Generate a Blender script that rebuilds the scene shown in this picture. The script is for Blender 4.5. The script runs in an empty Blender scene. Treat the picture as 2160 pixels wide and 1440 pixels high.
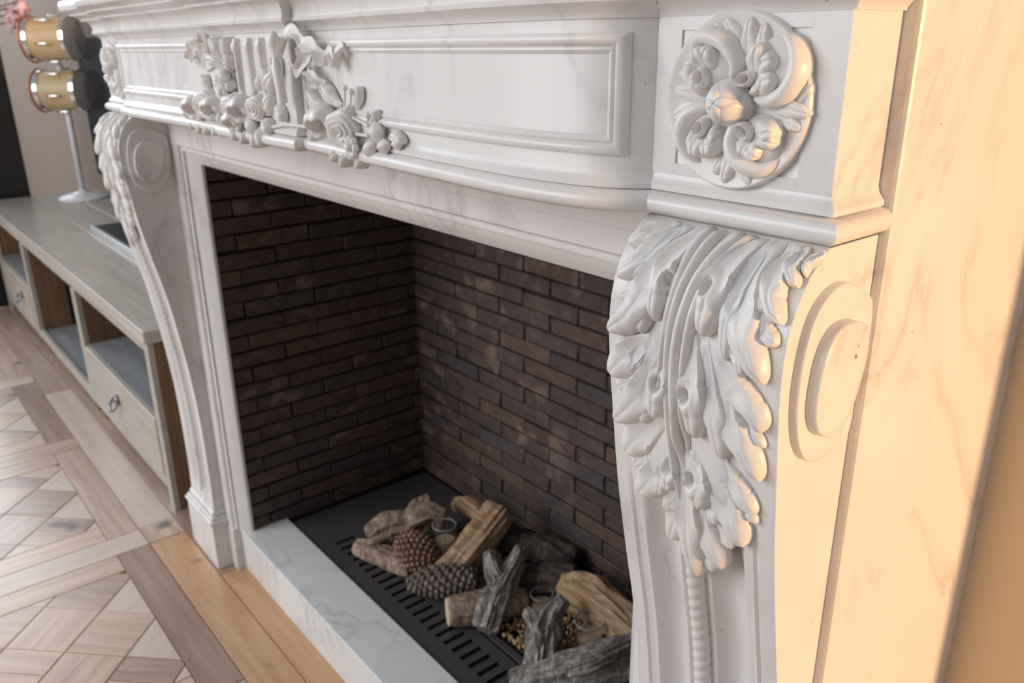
import bpy, bmesh, math, random
from math import sin, cos, pi, sqrt, exp, radians
from mathutils import Vector, Matrix, noise
random.seed(7)
SC = bpy.context.scene
COL = SC.collection

# ------------------------------------------------------------------ camera, world, lights, exposure
R3 = ((0.6331, 0.7740, -0.0108), (-0.2581, 0.2242, 0.9398), (-0.7298, 0.5922, -0.3417))
rv = Vector(R3[0]).normalized(); fv = Vector(R3[2]); fv = (fv - rv * fv.dot(rv)).normalized(); uv = rv.cross(fv)
cam = bpy.data.cameras.new('camera'); camo = bpy.data.objects.new('camera', cam); COL.objects.link(camo)
m = Matrix(((rv.x, uv.x, -fv.x, 0), (rv.y, uv.y, -fv.y, 0), (rv.z, uv.z, -fv.z, 1.1), (0, 0, 0, 1)))
camo.matrix_world = m
cam.sensor_width = 36; cam.lens = 1726.7 / 2160 * 36; cam.clip_start = .02
cam.dof.use_dof = True; cam.dof.focus_distance = .56; cam.dof.aperture_fstop = 11.0
SC.camera = camo

W = bpy.data.worlds.new('world'); SC.world = W; W.use_nodes = True
bg = W.node_tree.nodes['Background']; bg.inputs[0].default_value = (.93, .95, 1.0, 1); bg.inputs[1].default_value = .30

sun = bpy.data.lights.new('evening_sun', 'SUN'); sun.energy = 3.9; sun.color = (1.0, .60, .29); sun.angle = radians(7)
so = bpy.data.objects.new('evening_sun', sun); COL.objects.link(so)
so.rotation_euler = Vector((1, .15, .02)).to_track_quat('Z', 'Y').to_euler(); so.location = (3, .6, 1.2)

def area(name, loc, aim, sx, sy, e, col):
    l = bpy.data.lights.new(name, 'AREA'); l.shape = 'RECTANGLE'; l.size = sx; l.size_y = sy; l.energy = e; l.color = col
    o = bpy.data.objects.new(name, l); COL.objects.link(o); o.location = loc
    o.rotation_euler = (Vector(loc) - Vector(aim)).to_track_quat('Z', 'Y').to_euler()
area('window_daylight_left', (-7.2, -.75, 2.65), (-2.0, .4, .6), 3.2, 2.0, 100, (.86, .93, 1.0))
area('window_daylight_front', (-2.3, -2.6, 2.0), (-.6, .5, .8), 2.6, 2.0, 78, (.96, .98, 1.0))

vs = SC.view_settings
vs.view_transform = 'Standard'; vs.look = 'None'; vs.gamma = 1; vs.use_curve_mapping = False; vs.exposure = 0.14
SC.cycles.max_bounces = 8

# ------------------------------------------------------------------ helpers
def obj(name, verts, faces, mat, parent=None, smooth=False, label=None, cat=None, group=None, kind=None, sharp=None):
    me = bpy.data.meshes.new(name); me.from_pydata([tuple(v) for v in verts], [], faces); me.update()
    bm = bmesh.new(); bm.from_mesh(me); bmesh.ops.recalc_face_normals(bm, faces=bm.faces); bm.to_mesh(me); bm.free()
    if smooth: me.polygons.foreach_set('use_smooth', [True] * len(me.polygons))
    if smooth and sharp: me.set_sharp_from_angle(angle=radians(sharp))
    me.materials.append(mat)
    o = bpy.data.objects.new(name, me); COL.objects.link(o)
    if parent: o.parent = parent
    tag(o, label, cat, group, kind); return o
def tag(o, label=None, cat=None, group=None, kind=None):
    for k, v in (('label', label), ('category', cat), ('group', group), ('kind', kind)):
        if v: o[k] = v
    return o
def empty(name, loc, label, cat, group=None):
    o = bpy.data.objects.new(name, None); COL.objects.link(o); o.location = loc; o.empty_display_size = .05
    return tag(o, label, cat, group)
class MB:
    def __init__(s): s.v = []; s.f = []
    def add(s, v, f):
        n = len(s.v); s.v += [Vector(p) for p in v]; s.f += [[i + n for i in q] for q in f]; return s
    def grid(s, rows, closed=False, caps=False):
        n = len(rows); k = len(rows[0]); v = [p for r in rows for p in r]; f = []
        for i in range(n - 1):
            for j in range(k if closed else k - 1):
                f.append([i * k + j, i * k + (j + 1) % k, (i + 1) * k + (j + 1) % k, (i + 1) * k + j])
        if caps: f.append(list(range(k))[::-1]); f.append(list(range((n - 1) * k, n * k)))
        return s.add(v, f)
    def box(s, x0, x1, y0, y1, z0, z1, b=0.0):
        if b <= 0:
            v = [(x, y, z) for x in (x0, x1) for y in (y0, y1) for z in (z0, z1)]
            return s.add(v, [(0, 1, 3, 2), (4, 6, 7, 5), (0, 4, 5, 1), (2, 3, 7, 6), (0, 2, 6, 4), (1, 5, 7, 3)])
        bm = bmesh.new(); bmesh.ops.create_cube(bm, size=1)
        for q in bm.verts: q.co = Vector(((x0 + x1) / 2 + q.co.x * (x1 - x0), (y0 + y1) / 2 + q.co.y * (y1 - y0), (z0 + z1) / 2 + q.co.z * (z1 - z0)))
        bmesh.ops.bevel(bm, geom=bm.edges, offset=b, segments=2, profile=.5, affect='EDGES')
        bm.verts.index_update(); s.add([q.co.copy() for q in bm.verts], [[q.index for q in f.verts] for f in bm.faces]); bm.free(); return s
    def tube(s, pts, rad, n=10, caps=True, flat=1.0, up=Vector((0, 0, 1)), fn=None):
        pts = [Vector(p) for p in pts]; rows = []
        for i, p in enumerate(pts):
            t = (pts[min(i + 1, len(pts) - 1)] - pts[max(i - 1, 0)]).normalized()
            a = t.cross(up)
            if a.length < 1e-3: a = t.cross(Vector((0, 1, 0)))
            a.normalize(); b = a.cross(t); r = rad[i] if isinstance(rad, (list, tuple)) else rad
            row = []
            for k in range(n):
                an = 2 * pi * k / n; rr = r * (fn(i / (len(pts) - 1), an) if fn else 1)
                row.append(p + a * cos(an) * rr + b * sin(an) * rr * flat)
            rows.append(row)
        return s.grid(rows, True, caps)
    def lathe(s, prof, n=32, M=Matrix()):
        rows = [[M @ Vector((r * cos(2 * pi * k / n), r * sin(2 * pi * k / n), z)) for k in range(n)] for r, z in prof]
        return s.grid(rows, True, True)
    def ball(s, c, r, n=10, sc=(1, 1, 1), M=None):
        rows = []
        for i in range(n + 1):
            th = pi * max(.02, min(.98, i / n))
            row = [Vector((sin(th) * cos(2 * pi * k / (n * 2)) * r * sc[0], sin(th) * sin(2 * pi * k / (n * 2)) * r * sc[1], cos(th) * r * sc[2])) for k in range(n * 2)]
            rows.append([(M @ p if M else p) + Vector(c) for p in row])
        return s.grid(rows, True, True)
    def xf(s, M): s.v = [M @ p for p in s.v]; return s
    def build(s, name, mat, parent=None, **k): return obj(name, s.v, s.f, mat, parent, **k)
def catmull(P, n=8):
    P = [Vector(p) for p in P]; Q = [2 * P[0] - P[1]] + P + [2 * P[-1] - P[-2]]; out = []
    for i in range(1, len(Q) - 2):
        a, b, c, d = Q[i - 1:i + 3]
        for k in range(n):
            u = k / n; out.append(.5 * (2 * b + (c - a) * u + (2 * a - 5 * b + 4 * c - d) * u * u + (3 * b - a - 3 * c + d) * u ** 3))
    out.append(P[-1].copy()); return out
def resample(P, n):
    L = [0]
    for a, b in zip(P, P[1:]): L.append(L[-1] + (b - a).length)
    out = []; j = 0
    for i in range(n):
        t = L[-1] * i / (n - 1)
        while j < len(P) - 2 and L[j + 1] < t: j += 1
        d = L[j + 1] - L[j]; out.append(P[j].lerp(P[j + 1], min(1, max(0, (t - L[j]) / d if d else 0))))
    return out
def sst(x): x = min(1, max(0, x)); return x * x * (3 - 2 * x)

# ------------------------------------------------------------------ materials
def mat(name):
    M = bpy.data.materials.new(name); M.use_nodes = True; N = M.node_tree.nodes; L = M.node_tree.links
    return M, N, L, N['Principled BSDF']
def nd(N, t, **k):
    n = N.new(t)
    for a, b in k.items():
        if isinstance(a, str) and a in n.inputs and not hasattr(n, a): n.inputs[a].default_value = b
        elif hasattr(n, a): setattr(n, a, b)
        else: n.inputs[a].default_value = b
    return n
def ramp(N, stops):
    r = N.new('ShaderNodeValToRGB'); e = r.color_ramp.elements
    while len(e) < len(stops): e.new(.5)
    for q, (p, c) in zip(e, stops): q.position = p; q.color = (*c, 1) if len(c) == 3 else c
    return r
def noise_n(N, L, vec, scale, detail=4, rough=.55, dist=0):
    n = N.new('ShaderNodeTexNoise'); n.inputs['Scale'].default_value = scale; n.inputs['Detail'].default_value = detail
    n.inputs['Roughness'].default_value = rough; n.inputs['Distortion'].default_value = dist; L.new(vec, n.inputs['Vector']); return n.outputs[0]
def mixc(N, L, f, a, b, mode='MIX'):
    m = N.new('ShaderNodeMix'); m.data_type = 'RGBA'; m.blend_type = mode
    for s, v in ((0, f), (6, a), (7, b)):
        if hasattr(v, 'is_linked'): L.new(v, m.inputs[s])
        else: m.inputs[s].default_value = v if s == 0 else (*v, 1)
    return m.outputs[2]
def plain(name, col, rough=.5, metal=0, bump=0, bscale=60, var=0):
    M, N, L, B = mat(name); B.inputs['Base Color'].default_value = (*col, 1); B.inputs['Roughness'].default_value = rough; B.inputs['Metallic'].default_value = metal
    tc = N.new('ShaderNodeTexCoord').outputs['Object']
    if var:
        n = noise_n(N, L, tc, bscale * .4); r = ramp(N, [(.3, [c * (1 - var) for c in col]), (.7, [min(1, c * (1 + var)) for c in col])]); L.new(n, r.inputs[0]); L.new(r.outputs[0], B.inputs['Base Color'])
    if bump:
        n = noise_n(N, L, tc, bscale); b = N.new('ShaderNodeBump'); b.inputs['Strength'].default_value = bump; b.inputs['Distance'].default_value = .002
        L.new(n, b.inputs['Height']); L.new(b.outputs[0], B.inputs['Normal'])
    return M
def marble(name, base, vein, vamt, rough, speck=True, stain=.35):
    M, N, L, B = mat(name); tc = N.new('ShaderNodeTexCoord').outputs['Object']
    n1 = noise_n(N, L, tc, 3.2, 8, .6, .8)
    mp = N.new('ShaderNodeMapping'); mp.inputs['Rotation'].default_value = (.3, .5, .6); mp.inputs['Scale'].default_value = (1.2, 1.2, .55); L.new(tc, mp.inputs[0])
    n2 = noise_n(N, L, mp.outputs[0], 4.3, 9, .58, 1.1)
    a = N.new('ShaderNodeMath'); a.operation = 'SUBTRACT'; L.new(n2, a.inputs[0]); a.inputs[1].default_value = .5
    b = N.new('ShaderNodeMath'); b.operation = 'ABSOLUTE'; L.new(a.outputs[0], b.inputs[0])
    r = ramp(N, [(0, (1, 1, 1)), (.014, (.45, .45, .45)), (.055, (0, 0, 0))]); L.new(b.outputs[0], r.inputs[0])
    g = ramp(N, [(.43, (0, 0, 0)), (.58, (1, 1, 1))]); L.new(n1, g.inputs[0])
    k = N.new('ShaderNodeMath'); k.operation = 'MULTIPLY'; L.new(r.outputs[0], k.inputs[0]); L.new(g.outputs[0], k.inputs[1])
    k2 = N.new('ShaderNodeMath'); k2.operation = 'MULTIPLY'; L.new(k.outputs[0], k2.inputs[0]); k2.inputs[1].default_value = vamt
    cl = ramp(N, [(.35, [c * .95 for c in base]), (.6, base)]); L.new(n1, cl.inputs[0])
    st = ramp(N, [(.55, (0, 0, 0)), (.75, (stain, stain, stain))]); L.new(noise_n(N, L, tc, 7, 4), st.inputs[0])
    c0 = mixc(N, L, st.outputs[0], cl.outputs[0], (base[0] * .93, base[1] * .86, base[2] * .76))
    c1 = mixc(N, L, k2.outputs[0], c0, vein)
    if speck:
        s = ramp(N, [(.735, (0, 0, 0)), (.77, (.75, .75, .75))]); L.new(noise_n(N, L, tc, 170, 2, .4), s.inputs[0])
        s2 = ramp(N, [(.56, (0, 0, 0)), (.66, (1, 1, 1))]); L.new(noise_n(N, L, tc, 14, 3), s2.inputs[0])
        q = N.new('ShaderNodeMath'); q.operation = 'MULTIPLY'; L.new(s.outputs[0], q.inputs[0]); L.new(s2.outputs[0], q.inputs[1])
        c1 = mixc(N, L, q.outputs[0], c1, (.16, .09, .05))
    L.new(c1, B.inputs['Base Color']); B.inputs['Roughness'].default_value = rough
    B.inputs['Subsurface Weight'].default_value = .25; B.inputs['Subsurface Radius'].default_value = (1, .8, .6); B.inputs['Subsurface Scale'].default_value = .004
    bp = N.new('ShaderNodeBump'); bp.inputs['Strength'].default_value = .10; bp.inputs['Distance'].default_value = .001; L.new(noise_n(N, L, tc, 90, 4), bp.inputs['Height']); L.new(bp.outputs[0], B.inputs['Normal'])
    return M
MARB = marble('carrara_marble', (.79, .766, .748), (.46, .42, .42), .55, .30)
MARB_CARVED = marble('carved_marble', (.79, .762, .738), (.42, .39, .40), .45, .36)
MARB_GREY = marble('grey_white_marble', (.82, .825, .82), (.45, .46, .48), .55, .22)
def wood(name, c1, c2, rough=.4, gscale=(1.5, 22, 22), rnd=.0, knots=False, palette=None, bump=.25, coat=.0):
    M, N, L, B = mat(name); tc = N.new('ShaderNodeTexCoord').outputs['Object']; oi = N.new('ShaderNodeObjectInfo')
    ad = N.new('ShaderNodeVectorMath'); ad.operation = 'ADD'; L.new(tc, ad.inputs[0])
    sc = N.new('ShaderNodeMath'); sc.operation = 'MULTIPLY'; L.new(oi.outputs['Random'], sc.inputs[0]); sc.inputs[1].default_value = 37.0; L.new(sc.outputs[0], ad.inputs[1])
    mp = N.new('ShaderNodeMapping'); mp.inputs['Scale'].default_value = gscale; L.new(ad.outputs[0], mp.inputs[0])
    n = noise_n(N, L, mp.outputs[0], 2.2, 6, .6, .8); r = ramp(N, [(.32, c1), (.68, c2)]); L.new(n, r.inputs[0]); col = r.outputs[0]
    if palette:
        p = ramp(N, palette); p.color_ramp.interpolation = 'LINEAR'; L.new(oi.outputs['Random'], p.inputs[0]); col = mixc(N, L, 1.0, col, p.outputs[0], 'MULTIPLY')
    if knots:
        k = ramp(N, [(.70, (0, 0, 0)), (.78, (.8, .8, .8))]); L.new(noise_n(N, L, ad.outputs[0], 9, 2, .4), k.inputs[0]); col = mixc(N, L, k.outputs[0], col, (.05, .035, .035))
    L.new(col, B.inputs['Base Color']); B.inputs['Roughness'].default_value = rough
    b = N.new('ShaderNodeBump'); b.inputs['Strength'].default_value = bump; b.inputs['Distance'].default_value = .001; L.new(n, b.inputs['Height']); L.new(b.outputs[0], B.inputs['Normal'])
    B.inputs['Coat Weight'].default_value = coat; B.inputs['Coat Roughness'].default_value = .28
    return M
PLANK = wood('oak_plank', (.38, .27, .21), (.58, .45, .37), .32, coat=.5, rnd=1, knots=True,
             palette=[(0, (.72, .62, .58)), (.25, (1.0, .95, .93)), (.5, (1.15, 1.07, 1.0)), (.75, (1.3, 1.22, 1.12)), (1, (.85, .77, .75))])
PALE = wood('pale_oak', (.60, .47, .385), (.71, .585, .49), .34, coat=.4)
HONEY = wood('honey_oak', (.49, .275, .135), (.63, .40, .23), .36, coat=.3, knots=True)
CAB_TOP = wood('greyed_oak_top', (.40, .36, .32), (.52, .475, .43), .30)
CAB_FACE = wood('greyed_oak_face', (.38, .33, .275), (.50, .44, .375), .42)
CAB_SIDE = wood('brown_oak_side', (.17, .085, .038), (.25, .135, .065), .5, gscale=(22, 22, 1.5))
DARK = plain('bay_shade_grille_black', (.012, .012, .014), .6)  # stands for shade inside the cabinet bays; also plain black for the speaker grille
BLACK = plain('matt_black', (.012, .012, .013), .45)
BLACKGLOSS = plain('black_glass', (.006, .006, .008), .38)
SCREEN = plain('matt_screen', (.008, .008, .011), .6); SCREEN.node_tree.nodes['Principled BSDF'].inputs['Specular IOR Level'].default_value = .12
SILVER = plain('brushed_silver', (.75, .77, .80), .28, .9)
IRON = plain('dark_iron', (.095, .088, .092), .40, .3, bump=.15, bscale=200)
PEWTER = plain('pewter_pull', (.30, .30, .31), .3, .9)
WHITE = plain('white_lacquer', (.82, .83, .85), .3)
WALL = plain('taupe_wall_paint', (.32, .25, .20), .85, bump=.1, bscale=120)
WALL_R = plain('warm_lit_wall_paint', (.86, .66, .43), .85, bump=.35, bscale=90)  # beige wall with the warm bounce light put into its colour
MORTAR = plain('black_mortar', (.012, .009, .008), .9)
def brick_mat():
    M, N, L, B = mat('dark_brick'); tc = N.new('ShaderNodeTexCoord').outputs['Object']; oi = N.new('ShaderNodeObjectInfo')
    ad = N.new('ShaderNodeVectorMath'); ad.operation = 'ADD'; L.new(tc, ad.inputs[0]); L.new(oi.outputs['Location'], ad.inputs[1])
    p = ramp(N, [(0, (.070, .045, .043)), (.3, (.090, .054, .048)), (.6, (.076, .055, .055)), (.85, (.104, .060, .049)), (1, (.122, .073, .053))]); L.new(oi.outputs['Random'], p.inputs[0])
    g = ramp(N, [(.35, (.75, .75, .75)), (.7, (1.2, 1.2, 1.2))]); L.new(noise_n(N, L, ad.outputs[0], 45, 5), g.inputs[0])
    c = mixc(N, L, 1.0, p.outputs[0], g.outputs[0], 'MULTIPLY')
    s = ramp(N, [(.56, (0, 0, 0)), (.66, (.75, .75, .75))]); L.new(noise_n(N, L, ad.outputs[0], 17, 3), s.inputs[0])
    big = ramp(N, [(.42, (.05, .05, .05)), (.62, (.9, .9, .9))]); L.new(noise_n(N, L, ad.outputs[0], 3.3, 2), big.inputs[0])
    q = N.new('ShaderNodeMath'); q.operation = 'MULTIPLY'; L.new(s.outputs[0], q.inputs[0]); L.new(big.outputs[0], q.inputs[1])
    c = mixc(N, L, q.outputs[0], c, (.27, .18, .125)); L.new(c, B.inputs['Base Color']); B.inputs['Roughness'].default_value = .68
    b = N.new('ShaderNodeBump'); b.inputs['Strength'].default_value = .5; b.inputs['Distance'].default_value = .002; L.new(noise_n(N, L, ad.outputs[0], 120, 5), b.inputs['Height']); L.new(b.outputs[0], B.inputs['Normal'])
    return M
BRICK = brick_mat()
def bark(name, c1, c2, c3, s=(40, 40, 5), rough=.75):
    M, N, L, B = mat(name); tc = N.new('ShaderNodeTexCoord').outputs['Object']
    mp = N.new('ShaderNodeMapping'); mp.inputs['Scale'].default_value = s; L.new(tc, mp.inputs[0])
    n = noise_n(N, L, mp.outputs[0], 1.6, 7, .65, 1.2); r = ramp(N, [(.3, c1), (.5, c2), (.68, c3)]); L.new(n, r.inputs[0]); L.new(r.outputs[0], B.inputs['Base Color'])
    B.inputs['Roughness'].default_value = rough
    b = N.new('ShaderNodeBump'); b.inputs['Strength'].default_value = .8; b.inputs['Distance'].default_value = .003; L.new(n, b.inputs['Height']); L.new(b.outputs[0], B.inputs['Normal'])
    return M

# ------------------------------------------------------------------ dimensions
XC = -1.01
OPL, OPR = -1.565, -.461            # opening edges
ZL = .895                            # lintel bottom
YB = .445                            # corner block face

# ------------------------------------------------------------------ setting: floor with Versailles parquet
fl = obj('floor', *(lambda b: (b.v, b.f))(MB().box(-7, 2.5, -4, 1.10, -.03, -.006)), PLANK, kind='structure')
fl['label'] = 'oak parquet floor of diagonal panels between straight border boards'
def clip(poly, a, b, c):             # keep a*x+b*y<=c
    out = []
    for i in range(len(poly)):
        p, q = poly[i], poly[(i + 1) % len(poly)]; dp = a * p[0] + b * p[1] - c; dq = a * q[0] + b * q[1] - c
        if dp <= 0: out.append(p)
        if dp * dq < 0: t = dp / (dp - dq); out.append((p[0] + t * (q[0] - p[0]), p[1] + t * (q[1] - p[1])))
    return out
def inset_poly(poly, g):
    ar = sum(p[0] * q[1] - q[0] * p[1] for p, q in zip(poly, poly[1:] + poly[:1]))
    out = poly
    for p, q in zip(poly, poly[1:] + poly[:1]):
        dx, dy = q[0] - p[0], q[1] - p[1]; l = sqrt(dx * dx + dy * dy)
        if l < 1e-6: continue
        n = (dy / l, -dx / l) if ar > 0 else (-dy / l, dx / l)
        out = clip(out, n[0], n[1], n[0] * p[0] + n[1] * p[1] - g)
        if len(out) < 3: return out
    return out
NPL = [0]
def plank(poly, ang, mt=None):
    poly = inset_poly(poly, .0009)
    if len(poly) < 3: return
    cx = sum(p[0] for p in poly) / len(poly); cy = sum(p[1] for p in poly) / len(poly)
    area_ = abs(sum(p[0] * q[1] - q[0] * p[1] for p, q in zip(poly, poly[1:] + poly[:1]))) / 2
    if area_ < 2e-4 or NPL[0] >= 300: return
    NPL[0] += 1
    ca, sa = cos(-ang), sin(-ang); loc = [((p[0] - cx) * ca - (p[1] - cy) * sa, (p[0] - cx) * sa + (p[1] - cy) * ca) for p in poly]
    k = len(loc); top = inset_poly(loc, .0012)
    if len(top) != k: top = loc
    dz = random.uniform(-.0006, .0006)
    v = [(x, y, -.02) for x, y in loc] + [(x, y, -.0014) for x, y in loc] + [(x, y, 0) for x, y in top]
    f = [[i, (i + 1) % k, k + (i + 1) % k, k + i] for i in range(k)] + [[k + i, k + (i + 1) % k, 2 * k + (i + 1) % k, 2 * k + i] for i in range(k)] + [list(range(2 * k, 3 * k)), list(range(k))[::-1]]
    o = obj('plank', v, f, mt or PLANK, fl); o.location = (cx, cy, dz); o.rotation_euler = (0, 0, ang)
def rect(x0, x1, y0, y1): return [(x0, y0), (x1, y0), (x1, y1), (x0, y1)]
for k in range(-1, 4):
    xb = -1.83 - .65 * k                      # right edge of the pale strip
    plank(rect(xb - .08, xb, -.195, .376), pi / 2, PALE if k in (0, 2) else None)
    x0, x1, y0, y1 = xb, xb + .57, -.195, .376
    plank(rect(x0, x1, y1 - .073, y1), 0); 
    plank(rect(x0, x0 + .073, y0, y1 - .073), pi / 2); plank(rect(x1 - .073, x1, y0, y1 - .073), pi / 2)
    plank(rect(x0 + .073, x1 - .073, y0, y0 + .073), 0)
    ix0, ix1, iy0, iy1 = x0 + .073, x1 - .073, y0 + .073, y1 - .073
    au = -1.42 - .65 * k; av = 1.866 + .65 * k; P = .177
    for i in range(-6, 7):
        for j in range(-8, 6):
            u0, v0 = au + P * i, av + P * j
            segs = [(u0, u0 + P, v0, v0 + P)]
            if (i + j) % 2: segs = [(u0, u0 + P, v0, v0 + P * .5), (u0, u0 + P, v0 + P * .5, v0 + P)] if (i % 2) else segs
            for (a0, a1, b0, b1) in segs:
                q = [((u - v) / 2, (u + v) / 2) for u, v in ((a0, b0), (a1, b0), (a1, b1), (a0, b1))]
                for (A, B_, C_) in ((1, 0, ix1), (-1, 0, -ix0), (0, 1, iy1), (0, -1, -iy0)):
                    if len(q) >= 3: q = clip(q, A, B_, C_)
                if len(q) >= 3: plank(q, pi / 4 if (i + j) % 2 else -pi / 4, PALE if len(q) == 3 else None)
for (a, b, y0, y1, mt) in ((-6, -4.2, .378, .46, None), (-4.2, -2.98, .378, .46, None), (-2.98, -1.915, .376, .46, PALE), (-1.915, -1.83, .376, .46, None), (-1.83, -.62, .376, .46, HONEY), (-.62, .4, .376, .46, None),
                            (-6, -3.4, .46, .55, None), (-3.4, -1.94, .46, .55, None), (-1.94, -1.60, .46, .55, None), (-1.60, -.3, .46, .55, HONEY)):
    plank(rect(a, b, y0, y1), 0, mt)

# walls
MB().box(-7.0, -1.78, 1.06, 1.16, -.02, 2.5).build('wall_back', WALL, kind='structure', label='taupe painted wall behind the media cabinet')
MB().box(-.245, -.06, .755, .86, -.02, 2.5).build('wall_right', WALL_R, kind='structure', label='beige wall, warm light put into its colour, beside the marble return at far right')
MB().box(-1.78, -.24, .5, .96, 1.186, 2.5).build('wall_chimney', WALL, kind='structure', label='chimney breast wall above the mantel')

# ------------------------------------------------------------------ firebox of bricks
HZ = .092
def brick_mesh(L_, seed):
    rnd = random.Random(seed); bm = bmesh.new(); bmesh.ops.create_cube(bm, size=1)
    for q in bm.verts: q.co = Vector((q.co.x * L_, q.co.y * .03, q.co.z * .0305)) + Vector([rnd.uniform(-.0012, .0012) for _ in range(3)])
    bmesh.ops.bevel(bm, geom=bm.edges, offset=.0016, segments=1, affect='EDGES')
    me = bpy.data.meshes.new('brick'); bm.to_mesh(me); bm.free(); me.materials.append(BRICK); return me
FULL = [brick_mesh(.1515, s) for s in range(5)]; HALF = [brick_mesh(.073, s + 9) for s in range(3)]
PZ, PX = .0349, .155
def brick_wall(name, label, org, dirv, length, z0, z1, nrm, off):
    o = org; d = Vector(dirv); n = Vector(nrm); e = Vector(org)
    a = e + n * .004; b = a + d * length; c = b + n * .09; dd = a + n * .09
    w = obj(name, [(p.x, p.y, z) for z in (z0, z1) for p in (a, b, c, dd)], [(0, 1, 2, 3), (4, 5, 6, 7), (0, 1, 5, 4), (1, 2, 6, 5), (2, 3, 7, 6), (3, 0, 4, 7)], MORTAR, kind='structure', label=label)
    rnd = random.Random(len(name)); ang = math.atan2(d.y, d.x); r = 0; z = z0 + PZ / 2
    while z + .015 < z1:
        x = -(off if r % 2 else off + PX / 2)
        while x < length:
            a0, a1 = max(0, x), min(length, x + PX); x += PX
            if a1 - a0 < .02: continue
            ln = a1 - a0
            if ln > .14: me = rnd.choice(FULL); sx = 1
            else: me = rnd.choice(HALF); sx = (ln - .0035) / .073
            q = bpy.data.objects.new('brick', me); COL.objects.link(q); q.parent = w
            p = e + d * ((a0 + a1) / 2) + n * (.013 + rnd.uniform(-.0018, .0018)); q.location = (p.x, p.y, z + rnd.uniform(-.0012, .0012)); q.rotation_euler = (rnd.uniform(-.012, .012), 0, ang + rnd.uniform(-.008, .008)); q.scale = (sx, 1, 1)
        z += PZ; r += 1
    return w
ZT = HZ + PZ * 28
brick_wall('wall_firebox_back', 'brown brick back wall of the firebox behind the logs', (OPL - .03, .985, 0), (1, 0, 0), OPR - OPL + .10, HZ, ZT, (0, 1, 0), .045)
brick_wall('wall_firebox_left', 'brown brick left side wall of the firebox', (OPL - .005, .5305, 0), (0, 1, 0), .468, HZ, ZT, (-1, 0, 0), .03)
rw = MB()
z = HZ + PZ / 2; r = 0
rw.box(OPR + .012, OPR + .09, .545, 1.06, HZ, ZT)
wr = rw.build('wall_firebox_right', MORTAR, kind='structure', label='brick right side wall of the firebox hidden by the console')
rb = MB()
while z < ZT - .02:
    y = .55 - (.08 if r % 2 else 0)
    while y < .98:
        a0, a1 = max(.55, y), min(.985, y + PX); y += PX
        if a1 - a0 > .02: rb.box(OPR + .004, OPR + .03, a0 + .002, a1 - .002, z - .0152, z + .0152)
    z += PZ; r += 1
rb.build('brickwork', BRICK, wr, kind='stuff')
MB().box(OPL - .10, OPR + .10, .575, 1.06, ZT, ZT + .03).build('ceiling_firebox', MORTAR, kind='structure', label='dark top of the firebox')

# ------------------------------------------------------------------ the marble surround
SUR = empty('fireplace_surround', (XC, .5, 0), 'white carved marble fireplace surround with acanthus consoles and flower garland frieze', 'fireplace')
SUR_INV = Matrix.Translation((-XC, -.5, 0))
def part(mb, name, mt, parent=SUR, **k):
    mb.xf(SUR_INV); return mb.build(name, mt, parent, **k)
# architrave round the opening
prof = [(0, .5345), (0, .529), (.0015, .527), (.004, .525), (.010, .520), (.017, .5145), (.023, .511), (.0245, .511), (.0247, .5065), (.028, .505), (.0315, .505), (.033, .5065), (.0335, .502), (.036, .499), (.040, .498), (.058, .498), (.060, .52)]
mb = MB(); rows = []
for (sx, sz, px, pz) in ((-1, 0, OPL, 0.0), (-1, 1, OPL, ZL), (1, 1, OPR, ZL), (1, 0, OPR, 0.0)):
    rows.append([Vector((px + sx * d, y, pz + sz * d)) for d, y in prof])
mb.grid(rows); 
part(mb, 'architrave', MARB, smooth=True, sharp=25)
mb = MB().box(OPL - .05, OPR + .05, .4985, .58, ZL + .055, .99); part(mb, 'lintel', MARB)
for s in (-1, 1):
    e = OPL if s < 0 else OPR
    mb = MB().box(min(e + s * .024, e + s * .062), max(e + s * .024, e + s * .062), .4955, .55, 0, .104, .002); part(mb, 'jamb_plinth', MARB)
    a, b = sorted((XC + s * .612, XC + s * .770)); mb = MB().box(a, b, .4985, 1.058 if s < 0 else .757, 0, 1.1835, .003)
    part(mb, 'return_slab', MARB)

# plan line of the frieze face
def yface(x):
    T = [(-1.632, .445), (-1.628, .439), (-1.62, .431), (-1.60, .427), (-1.55, .426), (-1.4, .428), (-1.2, .431), (-1.1, .4315), (-.905, .431), (-.77, .425), (-.6, .415), (-.5, .411), (-.455, .414), (-.425, .420), (-.402, .4305), (-.394, .438), (-.388, .445)]
    for i, ((a, ya), (b, yb)) in enumerate(zip(T, T[1:])):
        if x <= b:
            f = max(0, (x - a) / (b - a)); s0 = (yb - ya) / (b - a)
            sl = [(T[j + 1][1] - T[j][1]) / (T[j + 1][0] - T[j][0]) for j in (max(i - 1, 0), i, min(i + 1, len(T) - 2))]
            m0, m1 = (sl[0] + sl[1]) / 2 * (b - a), (sl[1] + sl[2]) / 2 * (b - a)
            return (2 * f ** 3 - 3 * f * f + 1) * ya + (f ** 3 - 2 * f * f + f) * m0 + (3 * f * f - 2 * f ** 3) * yb + (f ** 3 - f * f) * m1
    return .445
xs = [-1.628, -1.622, -1.612, -1.60, -1.58, -1.55, -1.4, -1.2]
CPR, CPL = -.900, -1.12
path = [(-1.769, .4985), (-1.769, YB), (-1.632, YB)] + [(x, yface(x)) for x in xs] + [(CPL, yface(CPL)), (CPL, yface(CPL) - .012), (CPR, yface(CPR) - .012), (CPR, yface(CPR))] + \
       [(x, yface(x)) for x in (-.84, -.77, -.72, -.68, -.64, -.6, -.57, -.54, -.52, -.5, -.487, -.475, -.465, -.455, -.447, -.44, -.432, -.425, -.418, -.412, -.407, -.402, -.398, -.394, -.391)] + [(-.388, YB), (-.251, YB), (-.251, .4985)]
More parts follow.
